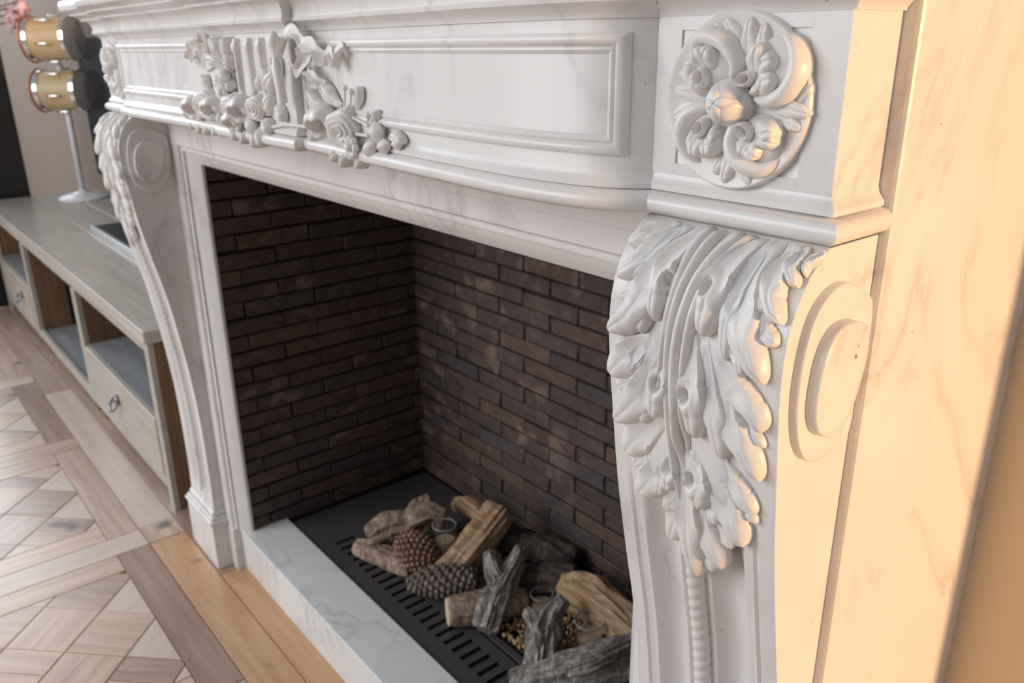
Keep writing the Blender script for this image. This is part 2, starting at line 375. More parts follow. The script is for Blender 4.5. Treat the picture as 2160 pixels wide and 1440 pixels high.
def offpath(path, d):
    n = len(path); out = []; nor = []
    for a, b in zip(path, path[1:]):
        dx, dy = b[0] - a[0], b[1] - a[1]; l = sqrt(dx * dx + dy * dy); nor.append((dy / l, -dx / l))
    for i, p in enumerate(path):
        if i == 0: q = nor[0]; out.append((p[0] + q[0] * d, p[1] + q[1] * d)); continue
        if i == n - 1: q = nor[-1]; out.append((p[0] + q[0] * d, p[1] + q[1] * d)); continue
        a, b = nor[i - 1], nor[i]; k = 1 + a[0] * b[0] + a[1] * b[1]; k = max(k, .35)
        out.append((p[0] + (a[0] + b[0]) / k * d, p[1] + (a[1] + b[1]) / k * d))
    return out
eprof = [(-.004, .9865), (0, .9862)] + [(.0125 * sin(t * pi / 10) ** .9, .9945 - .0083 * cos(t * pi / 10)) for t in range(1, 10)] + [(.0028, 1.0030), (.0048, 1.0034), (.0048, 1.0066), (.0030, 1.0085), (.0012, 1.0110), (0, 1.0150), (0, 1.1160)]
cprof = [(-.002, 1.1155), (.002, 1.1155), (.0022, 1.1170), (.004, 1.1195), (.0085, 1.1235), (.0130, 1.1255), (.0135, 1.1290), (.0115, 1.1295), (.0112, 1.1350), (.0125, 1.1395), (.0155, 1.1440), (.0205, 1.1470), (.0260, 1.1480), (.0262, 1.1510), (.0290, 1.1520), (.0340, 1.1555), (.0400, 1.1570), (.0402, 1.1600), (.0430, 1.1612), (.0490, 1.1640), (.0525, 1.1660), (.0540, 1.1690), (.0540, 1.1780), (.0515, 1.1830), (-.002, 1.1835)]
def sweep_ent(prof, name, mt, parent, sharp):
    mb = MB(); rows = [[Vector((x, y, z)) for x, y in offpath(path, d)] for d, z in prof]
    mb.grid(rows)
    for rr in (rows[0], rows[-1]):
        mb.add(list(rr) + [Vector((-.251, .57, rr[0].z)), Vector((-1.769, .57, rr[0].z))], [list(range(len(rr) + 2))])
    return part(mb, name, mt, parent, smooth=True, sharp=sharp)
ent = sweep_ent(eprof, 'frieze', MARB, SUR, 30)
corn = sweep_ent(cprof, 'cornice', MARB, SUR, 30)
# raised panel mouldings on the frieze
fp = [(0, 0), (.0004, .0030), (.0020, .0045), (.0045, .0050), (.0065, .0042), (.0080, .0022), (.0086, .0010), (.0094, .0020), (.0108, .0022), (.0125, .0010), (.0140, -.0002)]
def frame(xa, xb, za, zb, name='panel_moulding'):
    mb = MB(); n = 60
    for rail in range(4):
        rows = []
        for d, h in fp:
            row = []
            for i in range(n + 1):
                t = i / n
                if rail == 0: x, z = xa + d + (xb - xa - 2 * d) * t, zb - d
                elif rail == 1: x, z = xb - d, zb - d + (za - zb + 2 * d) * t
                elif rail == 2: x, z = xb - d - (xb - xa - 2 * d) * t, za + d
                else: x, z = xa + d, za + d + (zb - za - 2 * d) * t
                row.append(Vector((x, yface(x) - h, z)))
            rows.append(row)
        mb.grid(rows)
    return part(mb, name, MARB, ent, smooth=True, sharp=35)
frame(-.895, -.4005, 1.0255, 1.1065); frame(-1.6, -1.125, 1.0255, 1.1065)
# flutes on the centre block
for x in (-1.085, -1.0475, -1.01, -.9725, -.935):
    mb = MB(); rows = []
    for i in range(9):
        t = i / 8; xx = x - .013 + .026 * t; h = .0045 * (abs(2 * t - 1) ** 2)
        rows.append([Vector((xx, yface(xx) - .0120 - .0035 + (.0035 - h) * 0 - .0001 + (.0035 if t in (0, 1) else 0) + .0028 * sin(pi * t) * 0 , z)) for z in (1.022, 1.026, 1.106, 1.110)])
    mb = MB().tube([(x, yface(x) - .0125, 1.022), (x, yface(x) - .0125, 1.110)], .0062, 12, True); part(mb, 'flute_bar', MARB, ent, smooth=True, sharp=50)

# ------------------------------------------------------------------ carving tools
def lobe(mb, mp, spine, w, h, eye=None, nu=30, kind=0, teeth=1, crease=.16, root=.40, dish=0):
    S = resample(catmull([Vector((p[0], p[1], 0)) for p in spine], 10), nu)
    vv = [-1.0, -1.0, -.92, -.8, -.65, -.5, -.36, -.22, -.12, -.05, 0, .05, .12, .22, .36, .5, .65, .8, .92, 1.0, 1.0]
    rows = []
    for i, p in enumerate(S):
        u = i / (nu - 1); t = (S[min(i + 1, nu - 1)] - S[max(i - 1, 0)]).normalized(); n = Vector((-t.y, t.x, 0))
        if kind == 0:
            wp = root + (1 - root) * sst(u / .55)
            if u > .64: wp *= max(0.0, 1 - ((u - .64) / .36) ** 2.0) ** .62
            if teeth and .30 < u < .97: 
                q = (u * 3.6 + .25) % 1; wp *= 1 - .13 * teeth * max(0, (q - .72) / .28)
            H = h * (.22 + .78 * sst(u / .6)) * sst(u / .10 + .02)
            if u > .86: H *= sqrt(max(0.0, 1 - ((u - .86) / .15) ** 2)) * .85 + .15
        elif kind == 1:
            wp = 1.0 - .45 * sst((u - .55) / .45); H = h * min(1, .55 + u * 2) * (1 - .6 * sst((u - .8) / .2)) * sst(u / .04)
        else:
            wp = max(.02, sin(pi * min(1, max(0, u * .96 + .02)))) ** .65; H = h * max(.02, sin(pi * u)) ** .45
        row = []
        for k, v in enumerate(vv):
            if kind == 0:
                c = .34 + .66 * (1 - abs(v) ** 3) - crease * exp(-(v / .13) ** 2)
                kc = .8 * dish * sst((u - .06) / .16) * (1 - sst((u - .48) / .26)); cc = .50 + .42 * min(1, abs(v) / .8) ** 2 - .45 * sst((abs(v) - .84) / .16)
                c = c * (1 - kc) + cc * kc
            else: c = .22 + .78 * sqrt(max(0, 1 - v * v * .985))
            q = p + n * (v * w * wp); z = H * c
            if k in (0, len(vv) - 1): z = -.0015
            if eye:
                dd = ((Vector((eye[0], eye[1], 0)) - q)); da = dd.dot(t) / .0068; db = dd.dot(n) / .0040; r2 = sqrt(da * da + db * db)
                z *= .15 + .85 * sst((r2 - .35) / .65)
                if r2 < 2.2: z += .0016 * max(0, 1 - ((r2 - 1.2) / .8) ** 2)
            row.append(mp(q.x, q.y, z))
        rows.append(row)
    mb.grid(rows)

PROF = [(.135, .474), (.2, .476), (.35, .475), (.46, .469), (.55, .460), (.64, .448), (.71, .434), (.78, .421), (.84, .413), (.88, .408), (.91, .406), (.935, .408), (.955, .415), (.972, .426), (.985, .442)]
CD = catmull([(y, z, 0) for z, y in PROF], 12); CS = [0]
for a, b in zip(CD, CD[1:]): CS.append(CS[-1] + (b - a).length)
CN = []
for i in range(len(CD)):
    t = (CD[min(i + 1, len(CD) - 1)] - CD[max(i - 1, 0)]).normalized(); CN.append(Vector((-t.y, t.x, 0)))
def prof_at(s):
    s = min(CS[-1], max(0, s)); lo = 0
    import bisect
    i = min(len(CS) - 2, max(0, bisect.bisect_right(CS, s) - 1)); f = (s - CS[i]) / (CS[i + 1] - CS[i])
    return CD[i].lerp(CD[i + 1], f), CN[i].lerp(CN[i + 1], f)
LEAF = [
('L1', [(-0.0437, 0.8573), (-0.0546, 0.8486), (-0.0654, 0.8374)], 0.006, 0.01, 0),
('L2', [(-0.0333, 0.855), (-0.0413, 0.8423), (-0.0512, 0.8283), (-0.0657, 0.8148)], 0.0067, 0.011, 0),
('L2b', [(-0.0374, 0.8417), (-0.0446, 0.8295), (-0.0524, 0.8167)], 0.0043, 0.009, 0),
('L3', [(-0.0318, 0.8319), (-0.0449, 0.8136), (-0.061, 0.802)], 0.0056, 0.006, 0),
('L4', [(-0.0195, 0.8544), (-0.0281, 0.8346), (-0.0357, 0.8129), (-0.0464, 0.7932), (-0.0671, 0.7776)], 0.01, 0.014, 0),
('L4b', [(-0.0403, 0.8044), (-0.0469, 0.7897), (-0.0546, 0.7783)], 0.0053, 0.011, 0),
('L5', [(-0.0276, 0.8367), (-0.0317, 0.8162), (-0.0345, 0.7979), (-0.0372, 0.7824)], 0.0052, 0.01, 0),
('L6', [(-0.0161, 0.8543), (-0.0241, 0.8334), (-0.0251, 0.8125), (-0.0225, 0.7942)], 0.0069, 0.015, (-0.0191, 0.8219)),
('L7', [(-0.0265, 0.7825), (-0.045, 0.7675), (-0.0664, 0.7434)], 0.0096, 0.011, 0),
('L7b', [(-0.0332, 0.7751), (-0.0404, 0.7644), (-0.0464, 0.752)], 0.0055, 0.009, 0),
('L8', [(-0.0313, 0.762), (-0.0458, 0.746), (-0.0632, 0.7331)], 0.0065, 0.006, 0),
('L9', [(-0.0179, 0.7847), (-0.0298, 0.7497), (-0.0451, 0.7256), (-0.0644, 0.7059)], 0.0104, 0.013, 0),
('L10', [(-0.0172, 0.7719), (-0.0283, 0.7426), (-0.0374, 0.7129)], 0.0067, 0.01, 0),
('L11', [(-0.0127, 0.7834), (-0.018, 0.7572), (-0.0229, 0.7225)], 0.0074, 0.014, (-0.0186, 0.7518)),
('L12', [(-0.0204, 0.7186), (-0.0399, 0.7018), (-0.0551, 0.6803)], 0.0101, 0.01, 0),
('L13', [(-0.0269, 0.6963), (-0.04, 0.6832), (-0.0486, 0.6717)], 0.0067, 0.007, 0),
('L14', [(-0.0204, 0.6934), (-0.0311, 0.6675), (-0.0432, 0.6493)], 0.0098, 0.011, 0),
('L15', [(-0.0176, 0.6946), (-0.0204, 0.6723), (-0.0221, 0.6576)], 0.0054, 0.01, 0),
('L15b', [(-0.0128, 0.7015), (-0.0117, 0.6805), (-0.0133, 0.6662)], 0.0057, 0.012, (-0.0119, 0.6879)),
('L16', [(-0.0057, 0.6715), (-0.0119, 0.6574), (-0.0201, 0.6452)], 0.0061, 0.007, 0),
('L17', [(-0.0029, 0.6761), (-0.0091, 0.6428), (-0.0157, 0.6189)], 0.0075, 0.009, 0),
('L18', [(-0.0037, 0.6412), (-0.005, 0.622), (-0.0061, 0.6091)], 0.0046, 0.006, 0),
('S1', [(-0.0127, 0.8585), (-0.0135, 0.8353), (-0.0141, 0.8148), (-0.0172, 0.7733), (-0.0213, 0.7373)], 0.0034, 0.011, 1),
('S2', [(-0.0044, 0.8581), (-0.007, 0.8353), (-0.0088, 0.8159), (-0.0114, 0.777), (-0.0111, 0.7253), (-0.0064, 0.6835), (0.0001, 0.6432)], 0.0032, 0.013, 1),
('S3', [(0.0108, 0.8571), (0.0035, 0.8335), (-0.0007, 0.8115), (-0.0047, 0.7768), (-0.0052, 0.7197), (-0.001, 0.686)], 0.004, 0.015, 1),
('S4', [(0.018, 0.8542), (0.0101, 0.831), (0.0054, 0.8098), (0.0026, 0.7789), (0.0005, 0.7374), (0.0021, 0.7068)], 0.0031, 0.013, 1),
('C1', [(-0.0019, 0.7093), (0.0019, 0.6615), (0.0054, 0.6279), (0.0097, 0.5984)], 0.0091, 0.013, 0),
('R1', [(0.0266, 0.859), (0.0192, 0.8355), (0.0174, 0.8156), (0.0168, 0.7939)], 0.0083, 0.016, (0.0133, 0.8229)),
('R2', [(0.0344, 0.8448), (0.0312, 0.8186), (0.0342, 0.7829)], 0.006, 0.011, 0),
('R3', [(0.0395, 0.8586), (0.0349, 0.8362), (0.0398, 0.8147), (0.044, 0.8011), (0.0533, 0.7887), (0.0624, 0.7766)], 0.0094, 0.013, 0),
('R3b', [(0.0392, 0.8086), (0.0436, 0.7921), (0.049, 0.7775)], 0.0051, 0.012, 0),
('R4', [(0.0549, 0.8535), (0.053, 0.8375), (0.0569, 0.8242), (0.0669, 0.8135)], 0.006, 0.013, 0),
('R4b', [(0.0522, 0.8349), (0.0515, 0.8259), (0.0538, 0.8166)], 0.0029, 0.011, 0),
('R5', [(0.0601, 0.857), (0.0588, 0.8453), (0.0677, 0.8364)], 0.0042, 0.01, 0),
('R5b', [(0.0707, 0.8596), (0.0666, 0.8506), (0.0688, 0.8437)], 0.0023, 0.007, 0),
('R6', [(0.0464, 0.8161), (0.0562, 0.8071), (0.0665, 0.8013)], 0.0048, 0.007, 0),
('R7', [(0.004, 0.7974), (0.0083, 0.7691), (0.011, 0.7486), (0.0138, 0.7211)], 0.0082, 0.015, (0.0065, 0.7521)),
('R8', [(0.0129, 0.7964), (0.0221, 0.7596), (0.0286, 0.7367), (0.0339, 0.7117)], 0.008, 0.011, 0),
('R9', [(0.0239, 0.7899), (0.0439, 0.7668), (0.0574, 0.7546), (0.0621, 0.7433)], 0.0078, 0.011, 0),
('R10', [(0.0398, 0.7586), (0.0528, 0.7424), (0.0638, 0.7326)], 0.0042, 0.006, 0),
('R11', [(0.0219, 0.7797), (0.0401, 0.7411), (0.0522, 0.7241), (0.062, 0.7076)], 0.0088, 0.012, 0),
('R12', [(0.025, 0.7127), (0.044, 0.6916), (0.0594, 0.6812)], 0.0075, 0.009, 0),
('R13', [(0.0401, 0.6866), (0.0519, 0.6782), (0.0596, 0.673)], 0.0042, 0.006, 0),
('R14', [(0.0183, 0.7051), (0.0321, 0.6844), (0.0425, 0.6637), (0.0495, 0.6488)], 0.0099, 0.011, 0),
('R15', [(0.018, 0.6818), (0.0237, 0.6673), (0.0276, 0.6559)], 0.0057, 0.009, 0),
('R16', [(0.0067, 0.7097), (0.013, 0.6876), (0.016, 0.6647)], 0.0082, 0.014, (0.0083, 0.6866)),
('R17', [(0.0042, 0.6753), (0.0145, 0.6464), (0.0249, 0.63), (0.0312, 0.6177)], 0.0097, 0.01, 0),
('R18', [(0.0234, 0.6554), (0.034, 0.6457), (0.0413, 0.6438)], 0.0052, 0.006, 0),
('R19', [(0.0149, 0.6378), (0.0199, 0.6179), (0.0212, 0.6093)], 0.0053, 0.007, 0),
]
UNDER = [([(-.014, .862), (-.030, .828), (-.046, .792)], .017, .0055), ([(-.014, .80), (-.026, .762), (-.044, .722)], .016, .0050), ([(-.010, .715), (-.020, .690), (-.034, .664)], .014, .0050),
         ([(.030, .862), (.036, .825), (.050, .790)], .020, .0060), ([(.012, .80), (.028, .760), (.048, .722)], .018, .0055), ([(.010, .735), (.024, .695), (.040, .662)], .017, .0055), ([(0, .70), (.010, .655), (.020, .618)], .014, .0050)]
def smooth_closed(P, n=6):
    k = len(P); out = []
    for i in range(k):
        a, b, c, d = (Vector(P[(i + j - 1) % k]) for j in range(4))
        for j in range(n):
            u = j / n; out.append(.5 * (2 * b + (c - a) * u + (2 * a - 5 * b + 4 * c - d) * u * u + (3 * b - a - 3 * c + d) * u ** 3))
    return out
V1 = [(.4930, .9430), (.4790, .9545), (.4600, .9625), (.4420, .9610), (.4290, .9520), (.4215, .9380), (.4170, .9150), (.4170, .8900), (.4220, .8670), (.4320, .8510), (.4460, .8440), (.4640, .8450), (.4790, .8580), (.4900, .8800), (.4955, .9130)]
V2 = [(.4790, .9300), (.4680, .9370), (.4530, .9395), (.4400, .9360), (.4305, .9230), (.4265, .9040), (.4270, .8850), (.4340, .8710), (.4490, .8630), (.4640, .8680), (.4740, .8860), (.4810, .9090)]
def console(s):
    """s=+1 right console, s=-1 the mirrored left one"""
    cx = XC + s * .692
    def mp(t, sv, h):
        p, n = prof_at(sv); return Vector((cx + s * t, p.x + n.x * h, p.y + n.y * h))
    nt = 61; ns = 120; rows = []
    for i in range(ns + 1):
        sv = CS[-1] * i / ns; fl_ = sst((sv - .02) / .03) * (1 - sst((sv - .60) / .12)); row = [Vector((cx - s * .070, .4995, prof_at(sv)[0].y))]
        for j in range(nt):
            t = -.070 + .140 * j / (nt - 1); a = abs(t); h = 0
            if .0535 < a < .0570: h = -.003 * sin(pi * (a - .0535) / .0035)
            elif .0455 < a <= .0535: h = -.0012
            elif a <= .0455:
                if a < .013: h = -.0055
                else: q = (a - .013) / .0325; h = -.0012 - .0125 * sin(pi * q) ** .8
            row.append(mp(t, sv, h * fl_))
        row.append(Vector((cx + s * .070, .4995, prof_at(sv)[0].y))); rows.append(row)
    mb = MB(); mb.grid(rows, True, True); shaft = part(mb, 'console', MARB, smooth=True, sharp=40)
    # acanthus leaf
    mb = MB()
    for n_, sp, w, h, e in LEAF:
        if e == 1:
            sp = list(sp)
            if sp[0][1] > .841: sp = [(sp[0][0] + .003, CS[-1] - .001)] + sp
            lobe(mb, mp, sp, w, h * .72, kind=1, nu=60)
        else:
            sp = list(sp)
            if sp[0][1] > .841: sp = [(sp[0][0] * .93 + .002, CS[-1] - .001)] + sp
            lobe(mb, mp, sp, w * 1.34, h * .88, eye=e or None, nu=64 if e else 40, crease=.07, teeth=1.0, dish=1)
    for sp, w, h in UNDER: lobe(mb, mp, sp, w, h, nu=40, teeth=0, crease=.0, root=.6)
    part(mb, 'acanthus_leaf', MARB_CARVED, shaft, smooth=True, sharp=60)
    # rope bead down the middle of the shaft
    mb = MB(); pts = [mp(0, .03 + .60 * i / 520, -.003) for i in range(521)]
    mb.tube(pts, .0064, 14, fn=lambda u, a: 1 + .17 * abs(cos(a + u * 170)), up=Vector((1, 0, 0))); part(mb, 'rope_bead', MARB_CARVED, shaft, smooth=True)
    # volutes on both cheeks
    for sd in (1, -1):
        xb = cx + s * sd * .0695
        def plate(P, x0, h, name):
            P = smooth_closed(P, 6); c = sum(P, Vector((0, 0))) / len(P); mb = MB(); rows = []
            for (k, hh) in ((1.0, -.002), (.985, h * .80), (.975, h * .95), (.955, h), (.80, h * .95), (.45, h * .88)):
                rows.append([Vector((x0 + s * sd * hh, min(.4985, c[0] + (p[0] - c[0]) * k), c[1] + (p[1] - c[1]) * k)) for p in P])
            mb.grid(rows, True, True); part(mb, name, MARB, shaft, smooth=True, sharp=45)
        plate(V1, xb, .0075, 'volute'); plate(V2, xb + s * sd * .0062, .0085, 'volute')
        mb = MB(); rows = []
        for i in range(81):
            sv = CS[-1] * (.015 + .985 * i / 80); p, n = prof_at(sv); wd = .016 + .082 * sst((i - 54) / 16)
            yy = [p.x + .0, p.x + .0, p.x + wd - .0012, p.x + wd, ]
            rows.append([Vector((xb + s * sd * hh, min(.498, y), p.y)) for y, hh in zip(yy, (-.001, .0016, .0016, -.0005))])
        mb.grid(rows); part(mb, 'edge_strip', MARB, shaft, smooth=True, sharp=40)
    # plinth
    mb = MB(); a, b = sorted((XC + s * .612, XC + s * .772))
    mb.box(a, b, .463, .4995, 0, .112, .0015); mb.box(a - .003, b + .003, .459, .4995, .112, .121, .003); mb.box(a + .002, b - .002, .464, .4995, .121, .128, .002); mb.box(a + .006, b - .006, .469, .4995, .128, .140, .004)
    part(mb, 'plinth', MARB)
console(1); console(-1)

# ------------------------------------------------------------------ corner rosettes
def rosette(s):
    cx = XC + s * .6887; cz = 1.0646
    mb = MB()
    for (x0, x1, z0, z1) in ((-.047, .047, -.0425, .0425),):
        a, b = sorted((XC + s * .622, XC + s * .7593))
        for q in ((a, cx + x0, 1.0150, 1.1158), (cx + x1, b, 1.0150, 1.1158), (cx + x0, cx + x1, 1.0150, cz + z0), (cx + x0, cx + x1, cz + z1, 1.1158)): mb.box(q[0], q[1], YB - .0015, YB + .0001, q[2], q[3])
    sq = part(mb, 'sunk_panel_frame', MARB, ent)
    mpl = lambda a, b, h: Vector((cx + s * a, YB - .001 - h, cz + b))
    mb = MB(); prof = [(.0005, .0022), (.03, .0018), (.046, .0030), (.0500, .0052), (.0522, .0054), (.0535, .0040), (.0538, -.003)]
    rows = [[mpl(r * cos(2 * pi * k / 72), r * sin(2 * pi * k / 72), z) for k in range(72)] for r, z in prof]; mb.grid(rows, True)
    ros = part(mb, 'corner_rosette', MARB_CARVED, ent, smooth=True, sharp=50)
    def mk(name, items, nu=30):
        mb = MB()
        for it in items:
            lobe(mb, mpl, it[0], it[1], it[2], eye=it[4] if len(it) > 4 else None, kind=it[3] if len(it) > 3 else 0, nu=nu, root=.55, crease=.10, dish=.5)
        part(mb, name, MARB_CARVED, ros, smooth=True, sharp=65)
    mk('rim_leaf', [(((.004, .018), (.0075, .034), (.009, .0495)), .0062, .0085), (((.012, .020), (.0165, .032), (.019, .0465)), .0052, .0075), (((.000, .022), (-.003, .037), (-.0106, .0495)), .0060, .0065), (((-.006, .03), (-.012, .040), (-.020, .0465)), .0045, .0055)])
    mk('rim_leaf', [(((.020, -.001), (.038, -.0015), (.0545, -.0045)), .0065, .0085), (((.026, .002), (.045, .004), (.0525, .0125)), .0052, .0065), (((.030, -.006), (.041, -.010), (.0495, -.0135)), .0050, .0075)])
    mk('rim_leaf', [(((-.001, -.018), (.0, -.034), (-.0024, -.0508)), .0062, .0080), (((.004, -.024), (.009, -.038), (.0185, -.0495)), .0058, .0070), (((-.004, -.026), (-.008, -.038), (-.0105, -.046)), .0042, .0065), (((.014, -.034), (.022, -.042), (.030, -.0445)), .0045, .0050)])
    mk('rim_leaf', [(((-.018, .001), (-.032, .004), (-.0475, .0065)), .0062, .0070), (((-.022, -.002), (-.036, -.006), (-.0485, -.0130)), .0062, .0065), (((-.024, .004), (-.036, .012), (-.0455, .018)), .0045, .0050)])
    curls = [
        (( -.019, .0215), .0165, [(-.0352, .0270), (-.0290, .0365), (-.0172, .0385), (-.0050, .0330), (.0010, .0225), (-.0045, .0120)], (-.0205, .0140), [(-.0265, .0325), (-.0150, .0330), (-.0345, .0220), (-.0300, .0120)]),
        (( .0255, .0195), .0190, [(.0290, .0400), (.0400, .0330), (.0445, .0205), (.0395, .0080), (.0270, .0018), (.0120, .0035)], (.0125, .0140), [(.0220, .0350), (.0325, .0260), (.0330, .0150), (.0240, .0075)]),
        ((-.0205, -.0205), .0160, [(-.0100, -.0055), (-.0205, -.0040), (-.0320, -.0100), (-.0360, -.0220), (-.0320, -.0330), (-.0230, -.0390)], (-.0185, -.0165), [(-.0205, -.0350), (-.0110, -.0340), (-.0060, -.0250), (-.0290, -.0290)]),
        (( .0210, -.0225), .0170, [(.0140, -.0055), (.0050, -.0140), (.0040, -.0260), (.0120, -.0360), (.0265, -.0385), (.0380, -.0310)], (.0145, -.0165), [(.0380, -.0140), (.0370, -.0225), (.0250, -.0320), (.0140, -.0315)])]
    for (c, r, cr, eye, tips) in curls:
        mb = MB(); prof = [(r * q, .0085 * sqrt(max(0, 1 - q * q)) + .001) for q in (.02, .3, .55, .75, .9, .98, 1.0)] + [(r * 1.02, -.001)]
        mb.grid([[mpl(c[0] + a * cos(2 * pi * k / 36), c[1] + a * sin(2 * pi * k / 36), z) for k in range(36)] for a, z in prof], True)
        lobe(mb, mpl, cr, .0066, .0150, kind=2, nu=40)
        for i, tp in enumerate(tips):
            e = Vector((eye[0], eye[1])); q = Vector(tp); st = e.lerp(q, -.15); sd = Vector((-(q - e).y, (q - e).x)) * (.10 if i % 2 else -.08)
            lobe(mb, mpl, (tuple(st), tuple(st.lerp(q, .5) + sd), tuple(q)), .0094, .0168 - .0010 * i, nu=30, root=.70, teeth=.5, crease=.07, dish=.5)
        # raised eyelet ring round a hollow
        rows = []
        for a, z in ((.0048, .008), (.0044, .0140), (.0036, .0156), (.0028, .0146), (.0024, .006), (.0002, .004)):
            d = (Vector(eye) - Vector(c)).normalized()
            rows.append([mpl(eye[0] + d.x * 1.5 * a * cos(2 * pi * k / 20) - d.y * a * sin(2 * pi * k / 20), eye[1] + d.y * 1.5 * a * cos(2 * pi * k / 20) + d.x * a * sin(2 * pi * k / 20), z) for k in range(20)])
        mb.grid(rows, True)
        part(mb, 'curled_leaf', MARB_CARVED, ros, smooth=True, sharp=65)
    mb = MB(); R = .0142
    def md(a, b, h):
        rr = min(1, sqrt(a * a + b * b) / R); return mpl(a, b, .0085 + .0115 * sqrt(max(0, 1 - rr * rr)) + h)
    mb.grid([[mpl(a * cos(2 * pi * k / 36), a * sin(2 * pi * k / 36), z) for k in range(36)] for a, z in [(R * 1.02, 0), (R, .0085)] + [(R * sin(t), .0085 + .0115 * cos(t)) for t in (1.4, 1.2, 1.0, .8, .6, .4, .2, .02)]], True)
    for k in range(4):
        an = pi / 4 + k * pi / 2 + .15; d = Vector((cos(an), sin(an)))
        lobe(mb, md, (tuple(d * .0141), tuple(d * .0095), tuple(d * .0040)), .0072, .0034, nu=20, teeth=0, crease=.05, root=.8)
        d = Vector((cos(an + pi / 4), sin(an + pi / 4))); lobe(mb, md, (tuple(d * .0125), tuple(d * .006), tuple(d * -.0002)), .0040, .0050, nu=18, teeth=0, crease=.05, root=.7)
    part(mb, 'centre_bud', MARB_CARVED, ros, smooth=True, sharp=65)
rosette(1); rosette(-1)

# ------------------------------------------------------------------ flower garland on the centre of the frieze
def fmap(x, z, h): return Vector((x, yface(x) - (.012 if CPL < x < CPR else 0) - h, z))
gb = MB()
for x in (-1.020, -.984, -.950):
    pass
gb.tube([fmap(x, 1.012 + .004 * sin(x * 40), .006) for x in [-1.26 + .0275 * i for i in range(20)]], [.0016 + .0008 * sin(i * 1.3) ** 2 for i in range(20)], 8)
gar = part(gb, 'garland', MARB_CARVED, ent, smooth=True, sharp=50)
for x in (-1.022, -.984, -.950):
    part(MB().tube([fmap(x, 1.050, .013), fmap(x, 1.092, .014), fmap(x, 1.094, .014), fmap(x, 1.101, .014), fmap(x, 1.110, .014)], [.0035, .0035, .0048, .0060, .0012], 10), 'torch', MARB_CARVED, gar, smooth=True, sharp=50)
part(MB().tube([fmap(-.906, 1.040, .012), fmap(-.905, 1.080, .016), fmap(-.905, 1.082, .016), fmap(-.905, 1.096, .016), fmap(-.905, 1.100, .016), fmap(-.905, 1.108, .016), fmap(-.905, 1.116, .016)], [.0055, .0058, .0044, .0036, .0066, .0080, .002], 12), 'torch', MARB_CARVED, gar, smooth=True, sharp=50)
def orient(c, nrm): 
    return Matrix.Translation(Vector(c)) @ Vector(nrm).normalized().to_track_quat('Z', 'Y').to_matrix().to_4x4()
def rose(x, z, R, h, nrm=(.25, -1, -.15), name='rose', turns=4):
    M = orient(fmap(x, z, h), nrm); mb = MB(); rows = []; nr, na = 34, 48
    for i in range(nr + 1):
        q = i / nr; row = []
        for k in range(na):
            a = 2 * pi * k / na; f = (q * turns - k / na) % 1
            rip = 1 + .06 * cos(5 * a) * q
            zz = R * (.62 * sqrt(max(0, 1 - (q * .97) ** 2)) + .16 * f ** 1.5 * (1 - .3 * q)) if i < nr else -R * .6
            row.append(M @ Vector((R * q * rip * cos(a) + 1e-5 * cos(a), R * q * rip * sin(a) + 1e-5 * sin(a), zz - R * .15)))
        rows.append(row)
    mb.grid(rows, True); part(mb, name, MARB_CARVED, gar, smooth=True, sharp=70)
def cup(x, z, R, h, nrm, name='open_blossom'):
    M = orient(fmap(x, z, h), nrm); mb = MB(); na = 40; rows = []
    for r, zz in ((.3, -1.0), (.75, -.7), (1.0, -.2), (1.02, .25), (.90, .58), (.80, .62), (.66, .5), (.52, .1), (.35, -.25), (.02, -.3)):
        rows.append([M @ Vector((R * r * (1 + .10 * cos(5 * a) * (zz > 0)) * cos(a), R * r * (1 + .10 * cos(5 * a) * (zz > 0)) * sin(a), R * (zz + .10 * sin(5 * a) * (zz > .2)))) for a in [2 * pi * k / na for k in range(na)]])
    mb.grid(rows, True); part(mb, name, MARB_CARVED, gar, smooth=True, sharp=70)
def daisy(x, z, R, h, n=8):
    mb = MB(); mb.ball(fmap(x, z, h + .004), R * .33, 7)
    for k in range(n):
        a = 2 * pi * k / n; d = Vector((cos(a), sin(a))); p = Vector((x, z))
        lobe(mb, lambda q, w, hh: fmap(q, w, hh + h), (tuple(p + d * R * .2), tuple(p + d * R * .6), tuple(p + d * R)), R * .30, .0045, nu=14, teeth=0)
    part(mb, 'daisy', MARB_CARVED, gar, smooth=True, sharp=65)
def bud(x, z, R, h, an):
    mb = MB(); d = Vector((cos(an), sin(an)))
    M = Matrix.Rotation(an, 4, 'Y') 
    c = fmap(x, z, h); mb.tube([c - Vector((d.x, 0, d.y)) * R * 1.2, c - Vector((d.x, 0, d.y)) * R * .6, c, c + Vector((d.x, 0, d.y)) * R * .8, c + Vector((d.x, 0, d.y)) * R * 1.4], [R * .35, R * .85, R, R * .7, R * .1], 12, fn=lambda u, a: 1 + .12 * cos(4 * a))
    part(mb, 'flower_bud', MARB_CARVED, gar, smooth=True, sharp=60)
def spray(items, name='carved_leaf', h0=.003):
    for (p, q, w, h) in items:
        mb = MB(); p = Vector(p); q = Vector(q); sd = Vector((-(q - p).y, (q - p).x)) * random.uniform(-.15, .15)
        lobe(mb, lambda a, b, hh: fmap(a, b, hh + h0), (tuple(p), tuple(p.lerp(q, .5) + sd), tuple(q)), w, h, nu=22, crease=.25)
        part(mb, name, MARB_CARVED, gar, smooth=True, sharp=65)
